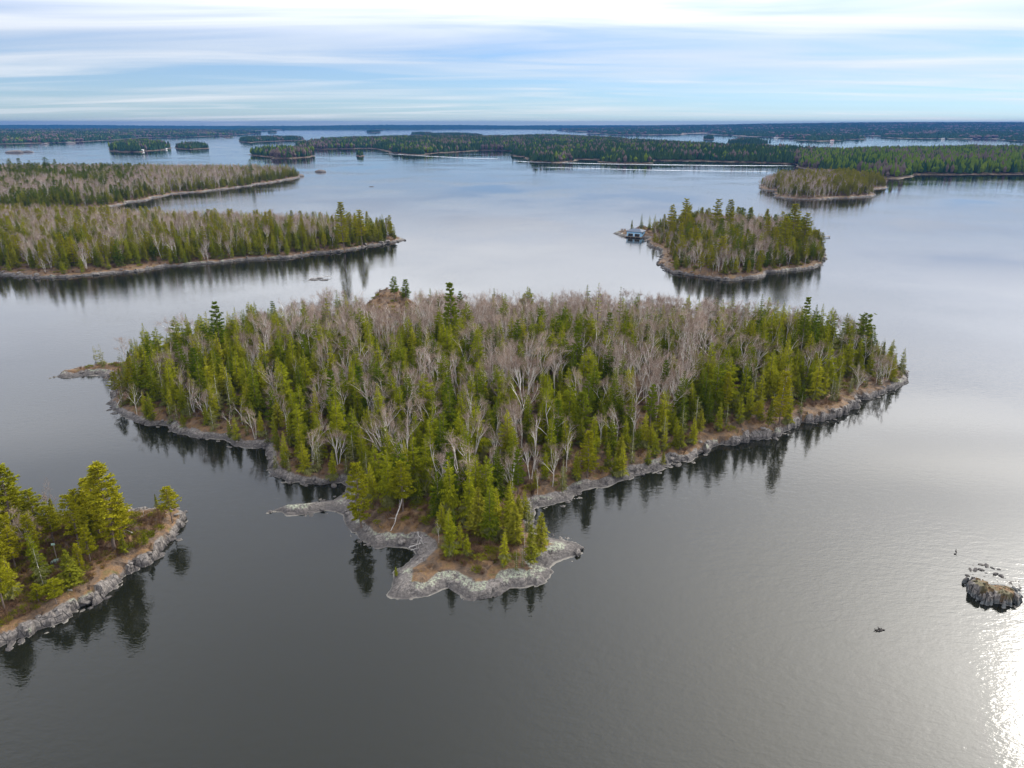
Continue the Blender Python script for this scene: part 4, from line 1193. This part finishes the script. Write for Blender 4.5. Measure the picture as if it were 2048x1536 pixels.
def islet(label, px, py, w, h, seed, asp=.6, rz=0.0):
    p = ground(px, py); t = rock_mb(seed, (w / 2, w / 2 * asp, h), 3)
    link('rock', t.mesh('rock', MAT['stone']), None, (p[0], p[1], 0.0), rz, label=label, category='rock', group='rocks standing out of the lake')


islet('rounded brown rock alone in open water off the back left island', 642, 344, 16, 3.2, 701, .5)
islet('low rock hump off the tip of the back left island', 598, 352.5, 13, 3.0, 702, .6)
islet('long low dark rock in the far left water', 30, 305.5, 42, 6.0, 703, .45)
islet('small flat rock touching the end of the long dark rock', 56, 304.5, 26, 3.5, 704, .4)
islet('tiny pinkish rock off the far left shore', 140, 286.5, 34, 5.0, 705, .5)
islet('small low rock left of the tiny pinkish rock', 90, 288.5, 26, 3.5, 706, .5)
islet('thin sliver of rock awash in the open middle water', 743, 373.5, 7, .5, 707, .3)

# the split rock at the right and its loose stones
SPLIT = Island('rock_islet', [(1930, 1158, 1.0), (1933, 1178, 1.5), (1942, 1192, 1.7), (1955, 1201, 1.7), (1970, 1205, 1.6), (1984, 1205, 1.2), (2000, 1213, 1.6), (2016, 1214, 1.5), (2034, 1207, 1.2), (2043, 1194, .8), (2040, 1180, .5), (2020, 1173, .25), (1990, 1168, .2), (1965, 1162, .2), (1945, 1156, .3)],
               0.12, .25, 4, amp=.12, minlen=.5, seed=61, rockw=0.9, lumps=.35, slab=0.0, joint=.62, lichen=0.0)
MAT['split'] = land_mat('split_rock_surface', litter=(.115, .10, .05), wetness=(.72, .85, .95))
SPLIT.build(MAT['split'], kind='thing', label='grey split rock with a steep front face in the bright water at right', category='rock')
sg = np.random.default_rng(12)
for (px, py, s, lab) in ((1962, 1129, .55, 'topmost dark stone behind the split rock'), (1973, 1131, .75, 'long dark stone right of the topmost stone behind the split rock'), (1985, 1136, .45, 'stone at the right of the long dark stone'), (1941, 1139, .55, 'leftmost stone of the cluster behind the split rock'),
                         (1951, 1140, .75, 'largest stone of the cluster behind the split rock'), (1961, 1139, .6, 'stone at the right of the largest cluster stone'), (1998, 1139, .4, 'small stone far right behind the split rock'), (1991, 1148, .65, 'square stone alone in the shallows behind the split rock'), (2003, 1152, .55, 'flat stone right of the square stone in the shallows'),
                         (1935, 1151, .4, 'small stone close to the left end of the split rock'), (1972, 1146, .25, 'tiny stone in the middle of the shallows'), (2021, 1166, .3, 'tiny stone beyond the right end of the split rock'), (2030, 1214, .45, 'round stone below the right end of the split rock'), (2041, 1176, .35, 'stone at the upper right end of the split rock')):
    p = ground(px, py)
    link('stone', ROCKS[sg.integers(len(ROCKS))], None, (p[0], p[1], .02), sg.uniform(0, 6.28), (s, s * .8, s * .7), label=lab, category='stone', group='loose stones around the split rock')
for i in range(60):
    px = sg.uniform(1938, 2044); py = 1138 + (px - 1938) * .36 + sg.normal(0, 8); p = ground(px, py)
    z, d, c = SPLIT.height(p[:1], p[1:])
    s = sg.uniform(.08, .22)
    link('pebble', ROCKS[sg.integers(len(ROCKS))], SPLIT.obj, (p[0], p[1], max(z[0], 0) - .02), sg.uniform(0, 6.28), (s, s, s * .7))

# low reef with driftwood between the islands
for (px, py, w, lab) in ((628, 560, 6, 'long flat reef rock left of the driftwood'), (648, 560.5, 4.5, 'flat reef rock under the driftwood'), (640, 557, 3, 'small reef rock behind the driftwood')):
    p = ground(px, py); link('rock', rock_mb(int(720 + px), (w / 2, w / 4, .28), 2).mesh('rock', MAT['stone']), None, (p[0], p[1], 0), 0, label=lab, category='rock', group='reef rocks behind the big island')


def log(label, a, b, r, isl=None, z=(0.15, 0.15), limbs=3, seed=0, cat='log', name='fallen_log'):
    g = np.random.default_rng(seed)
    pa, pb = ground(*a), ground(*b)
    if isl is not None:
        for _ in range(4):
            za, zb = (float(isl.height(q[:1], q[1:])[0][0]) for q in (pa, pb)); pa, pb = ground(*a, za), ground(*b, zb)
    else: za = zb = 0.0
    A = np.array([*pa, za + z[0]]); B = np.array([*pb, zb + z[1]])
    t = MB(); k = np.linspace(0, 1, 7)[:, None]
    P = A + (B - A) * k + g.normal(0, .03, (7, 3)) * np.linalg.norm(B - A) * .5
    P = P - A
    t.tube(P, np.linspace(r, r * .4, 7), 7)
    root = link(name, None, None, A, 0, label=label, category=cat)
    link('trunk', t.mesh('trunk', MAT['grey_wood']), root)
    for i in range(limbs):
        s = g.uniform(.35, .95); p = P[0] + (P[-1] - P[0]) * s; v = g.normal(0, 1, 3); v[2] = abs(v[2]) + .3; v /= np.linalg.norm(v)
        t = MB(); t.tube([p, p + v * .5 * g.uniform(.6, 1.6) + [0, 0, .05], p + v * 1.1 * g.uniform(.6, 1.6)], [r * .35, r * .22, r * .06], 5); link('branch', t.mesh('branch', MAT['grey_wood']), root)


log('long curved dead tree leaning down the brown bank of the front point', (816, 1000), (783, 1063), .13, BIG, (2.6, .15), 4, 1, 'dead tree', 'dead_tree')
log('bleached log lying at the small inlet of the front point', (818, 1097), (842, 1088), .11, BIG, seed=2)
log('thin grey log on the brown slope above the small inlet', (835, 1065), (846, 1090), .07, BIG, seed=3, limbs=2)
log('pale log beside the bleached log at the small inlet', (822, 1102), (838, 1097), .08, BIG, seed=4)
log('grey log on the ground above the rock wall of the near island', (137, 1181), (161, 1186), .12, NEAR, seed=5, limbs=2)
log('pale log lying on bare ground left of the lone tip pine', (271, 1038), (296, 1031), .13, NEAR, seed=6, limbs=2)
log('dark short log on the bare ground of the near island', (262, 1066), (270, 1069), .1, NEAR, seed=7, limbs=1)
log('white snag leaning over the water at the left end of the big island', (236, 812), (249, 800), .10, BIG, (.3, 1.6), 4, 8, 'snag', 'dead_snag')
log('driftwood pole lying across the reef', (620, 558), (664, 555.5), .2, None, (.3, .5), 5, 9, 'driftwood', 'driftwood')
log('thin dead pole standing left on the bare knoll', (771, 600), (771, 598), .07, BIG, (.1, 3.0), 1, 10, 'snag', 'dead_snag')
log('tall dead pole standing beside the pines on the bare knoll', (781, 597), (781.5, 595), .08, BIG, (.1, 4.2), 1, 11, 'snag', 'dead_snag')

# ------------------------------------------------------------------ buildings, docks
def paint(name, col, rough=.6): return plain_mat(name, col, rough, .10, 2.0)


MAT.update(blue=paint('pale_blue_boards', (.26, .50, .74)), slate=paint('dark_roof', (.035, .060, .105)), white=paint('white_paint', (.75, .75, .72)), deck=paint('deck_boards', (.22, .18, .14), .8),
           dark=paint('dark_inside', (.02, .02, .022)), red=paint('red_paint', (.35, .05, .04)), green=paint('pale_green_sheet', (.30, .43, .35)), steel=paint('steel', (.35, .36, .38)))


def part(root, name, mat, *boxes):
    b = MB()
    for c, s in boxes: b.box(c, s)
    return link(name, b.mesh(name, MAT[mat]), root)


def boathouse():
    p = ground(1273, 475); rz = math.radians(-28)
    r = link('boathouse', None, None, (p[0], p[1] + 2.5, 0), rz, label='pale blue two bay boathouse with dark hipped roof at the rocky spit', category='boathouse')
    W, D, z0, z1 = 8.2, 7.0, .7, 3.3
    # front wall with two boat openings, shallow recesses ending in near-black sheets painted as inside shade
    part(r, 'wall', 'blue', ((0, -D / 2, 2.75), (W, .16, 1.1)), ((-W / 2 + .35, -D / 2, 1.45), (.7, .16, 1.5)), ((W / 2 - .35, -D / 2, 1.45), (.7, .16, 1.5)), ((0, -D / 2, 1.45), (.9, .16, 1.5)),
         ((-W / 2 + .08, .08, 2.0), (.16, D - .16, 2.6)), ((W / 2 - .08, .08, 2.0), (.16, D - .16, 2.6)), ((0, D / 2 - .08, 2.0), (W - .33, .16, 2.6)))
    for x in (-1.95, 1.95):
        d = part(r, 'dark_doorway', 'dark', ((x, -D / 2 + .5, 1.45), (2.9, .08, 1.48)))
        f = part(r, 'door_frame', 'white', ((x - 1.5, -D / 2 - .1, 1.45), (.12, .06, 1.5)), ((x + 1.5, -D / 2 - .1, 1.45), (.12, .06, 1.5)), ((x, -D / 2 - .1, 2.27), (3.12, .06, .12)))
    w = part(r, 'window', 'dark', ((W / 2 + .02, -.5, 2.3), (.05, 1.4, .9))); part(w, 'frame', 'white', ((W / 2 + .05, -.5, 2.8), (.06, 1.6, .1)), ((W / 2 + .05, -.5, 1.8), (.06, 1.6, .1)))
    b = MB(); o = .6
    V = [(-W / 2 - o, -D / 2 - o, z1), (W / 2 + o, -D / 2 - o, z1), (W / 2 + o, D / 2 + o, z1), (-W / 2 - o, D / 2 + o, z1), (-W / 2 + 2.2, 0, z1 + 1.3), (W / 2 - 2.2, 0, z1 + 1.3)]
    V += [(x, y, z - .18) for x, y, z in V[:4]]
    b.add(V, [(0, 1, 5, 4), (2, 3, 4, 5), (1, 2, 5), (3, 0, 4), (0, 6, 7, 1), (1, 7, 8, 2), (2, 8, 9, 3), (3, 9, 6, 0), (6, 9, 8, 7)])
    link('roof', b.mesh('roof', MAT['slate']), r)
    part(r, 'deck', 'deck', ((0, -D / 2 - .8, .58), (W + 1.6, 1.4, .16)), ((-W / 2 - .9, .5, .58), (1.4, D, .16)))
    for x in (-4.4, -1.4, 1.4, 4.4): part(r, 'post', 'deck', ((x, -D / 2 - 1.2, .1), (.25, .25, .9)))


def dock(label, px, py, L, rz, w=1.8):
    p = ground(px, py); r = link('dock', None, None, (p[0], p[1], 0), rz, label=label, category='dock')
    part(r, 'deck', 'deck', ((0, 0, .62), (L, w, .16)))
    for i in range(4):
        x = -L / 2 + .3 + i * (L - .6) / 3
        part(r, 'post', 'deck', ((x, -w / 2 + .2, .25), (.22, .22, 1.1)), ((x, w / 2 - .2, .25), (.22, .22, 1.1)))


def cottage(label, px, py, W, D, H, rz, wall, roof, z=.6, name='cottage', cat='cottage'):
    p = ground(px, py); r = link(name, None, None, (p[0], p[1], 0), rz, label=label, category=cat)
    part(r, 'wall', wall, ((0, 0, z + H / 2), (W, D, H)))
    b = MB(); o = .4
    b.add([(-W / 2 - o, -D / 2 - o, z + H), (W / 2 + o, -D / 2 - o, z + H), (W / 2 + o, D / 2 + o, z + H), (-W / 2 - o, D / 2 + o, z + H), (-W / 2 - o, 0, z + H * 1.55), (W / 2 + o, 0, z + H * 1.55)],
          [(0, 1, 5, 4), (2, 3, 4, 5), (1, 2, 5), (3, 0, 4), (0, 3, 2, 1)])
    link('roof', b.mesh('roof', MAT[roof]), r)
    part(r, 'dark_doorway', 'dark', ((W * .1, -D / 2 - .03, z + H * .4), (W * .14, .08, H * .78)))
    for x in (-.3, .35): part(r, 'window', 'dark', ((W * x, -D / 2 - .03, z + H * .55), (W * .16, .08, H * .4)))
    part(r, 'deck', 'deck', ((0, -D / 2 - 1.2, z - .15), (W * 1.1, 2.2, .2)))


boathouse()
dock('wooden dock reaching out from the right side of the boathouse island', 1642, 474.5, 9.5, math.radians(-6))
part(link('gravel_walk', None, None, (*ground(1252, 470), .0), 0, label='white walkway boards from the boathouse to the spit', category='walkway'), 'deck', 'white', ((0, 0, 1.0), (5.0, 1.2, .14)))
cottage('white floating boathouse on the far shore behind the wake', 1372, 320, 10, 5, 2.2, .15, 'white', 'white', name='floating_boathouse', cat='boathouse')
cottage('white cottage on the front shore of the small wooded island at far left', 284, 302.6, 8, 5, 2.4, .1, 'white', 'white')
cottage('white cottage at the right end of the small wooded island at far left', 331, 299.0, 7, 5, 2.4, -.3, 'white', 'slate')
cottage('red roofed white cottage on the far right shore', 1664, 283, 11, 7, 3.2, 0, 'white', 'red')
cottage('small pale cottage on the far right shore', 1886, 278.6, 10, 7, 3.2, 0, 'white', 'slate')
cottage('pale boathouse on the shore of the far channel', 1552, 276, 16, 7, 2.6, 0, 'white', 'slate', name='far_boathouse', cat='boathouse')

# lattice mast on the skyline
p = ground(1571, 258); zt = 78.0
mast = link('radio_mast', None, None, (p[0], p[1], 30), 0, label='thin lattice radio mast on the far skyline', category='radio mast')
b = MB(); q = p[1] * .00022
for sx, sy in ((-1, -1), (1, -1), (0, 1)): b.tube([(sx * q * 1.6, sy * q * 1.6, 0), (sx * q * .5, sy * q * .5, zt - 30)], [q * .5, q * .3], 4)
for i in range(10):
    z0 = i * (zt - 30) / 10; b.tube([(-q * 1.3, -q, z0), (q * 1.3, -q, z0 + (zt - 30) / 10)], [q * .22, q * .22], 3)
link('lattice', b.mesh('lattice', MAT['steel']), mast)
b = MB(); b.tube([(0, 0, zt - 30), (0, 0, zt - 18)], [q * .3, q * .15], 4); link('antenna', b.mesh('antenna', MAT['steel']), mast)

# camp things under the pines of the near island
def near_at(px, py):
    z = 2.0
    for _ in range(5):
        q = ground(px, py, z); z = float(NEAR.height(q[:1], q[1:])[0][0])
    return (q[0], q[1], z)


q = near_at(115, 1122)
r = link('marker_sign', None, None, q, .2, label='pale green board on a thin post among the near pines', category='sign')
part(r, 'post', 'deck', ((0, 0, 1.4), (.09, .09, 2.8))); part(r, 'board', 'green', ((0, -.07, 2.75), (.5, .05, .28)))
q = near_at(112, 1124); g = np.random.default_rng(4); gx, gy = np.meshgrid(np.linspace(-.9, .9, 12), np.linspace(-.7, .7, 10))
gz = .25 + .55 * fbm(gx * 2 + 3, gy * 2, 5, 3) * (1 - (np.hypot(gx / 1.1, gy / .9)) ** 2 * .7)
V = np.stack([gx.ravel(), gy.ravel(), gz.ravel()], 1) * .65; b = MB()
b.add(np.concatenate([V, V * [1, 1, 0]]), [(j * 12 + i, j * 12 + i + 1, j * 12 + i + 13, j * 12 + i + 12) for j in range(9) for i in range(11)] + [(i + 1, i, i + 120, i + 121) for i in range(11)] + [(108 + i, 109 + i, 229 + i, 228 + i) for i in range(11)])
link('tarp', b.mesh('tarp', MAT['green']), None, q, .4, label='crumpled pale green tarp on the ground under the near pines', category='tarp')

# ------------------------------------------------------------------ ducks and the wake of a boat that has passed
MAT['duck'] = plain_mat('duck_feathers', (.045, .036, .03), .7, .5, 6.0)


def duck_mesh(turn):
    b = MB(); sp = [(-.30, 0, .12, .015), (-.24, 0, .11, .05), (-.12, 0, .09, .10), (.02, 0, .09, .115), (.14, 0, .10, .09), (.20, 0, .17, .05), (.215, 0, .25, .040), (.23 + .01, turn * .01, .30, .052), (.275, turn * .03, .31, .040), (.31, turn * .045, .295, .018), (.36, turn * .06, .285, .010)]
    b.tube([s[:3] for s in sp], [s[3] for s in sp], 10); return b.mesh('duck', MAT['duck'], smooth=True)


DK = [duck_mesh(t) for t in (-1, 0, 1)]
for i, (px, py, rz, lab) in enumerate(((1912, 1102.5, 1.2, 'dark duck farther up of the pair above the split rock'), (1910.5, 1108, 0.2, 'dark duck nearer of the pair above the split rock'), (1752.5, 1261, 2.8, 'leftmost duck of the row swimming at lower right'), (1756.5, 1262, 3.0, 'second duck from left in the row at lower right'),
                                       (1759, 1258, 2.5, 'duck behind the middle of the row at lower right'), (1762, 1261.5, 3.3, 'second duck from right in the row at lower right'), (1766, 1260, 2.9, 'rightmost duck of the row swimming at lower right'))):
    q = ground(px, py); o = link('duck', DK[i % 3], None, (q[0], q[1], -.02), rz, (0.85,) * 3, label=lab, category='duck', group='ducks on the lower right water')

m, n, l, out = new_mat('wake_sky_sheen')
pr = N(n, 'ShaderNodeBsdfPrincipled'); pr.inputs['Base Color'].default_value = (.50, .54, .58, 1); pr.inputs['Roughness'].default_value = .25; l.new(pr.outputs[0], out.inputs[0])  # pale colour stands for sky reflected off the wake's waves
MAT['wake_sheen'] = m


def wake(name, line, w):
    Q = np.array([ground(*p) for p in line]); t = np.linspace(0, 1, 90); k = np.linspace(0, 1, len(Q))
    X = np.interp(t, k, Q[:, 0]); Y = np.interp(t, k, Q[:, 1]); b = MB(); V = []
    u = np.linspace(-1, 1, 9)
    for i in range(90):
        ww = w * (0.55 + 0.8 * vnoise(i * .35, 3.0, 5)) * min(1, i / 8, (89 - i) / 8)
        for uu in u: V.append((X[i], Y[i] + uu * ww / 2, .012 + .16 * (1 - uu * uu) * (1 + math.cos(uu * 9)) / 2 * min(1, ww / 3)))
    b.add(V, [(i * 9 + j, (i + 1) * 9 + j, (i + 1) * 9 + j + 1, i * 9 + j + 1) for i in range(89) for j in range(8)])
    link(name, b.mesh(name, MAT['wake_sheen'], smooth=True), kind='structure')


wake('water_wake', [(768, 307), (860, 312.5), (930, 316), (1000, 317.5)], 11)
wake('water_wake', [(1025, 322), (1065, 324), (1200, 327.5), (1300, 329.3), (1450, 331), (1590, 331.5)], 13)
wake('water_wake', [(1075, 334), (1300, 340), (1420, 342), (1545, 343)], 6)
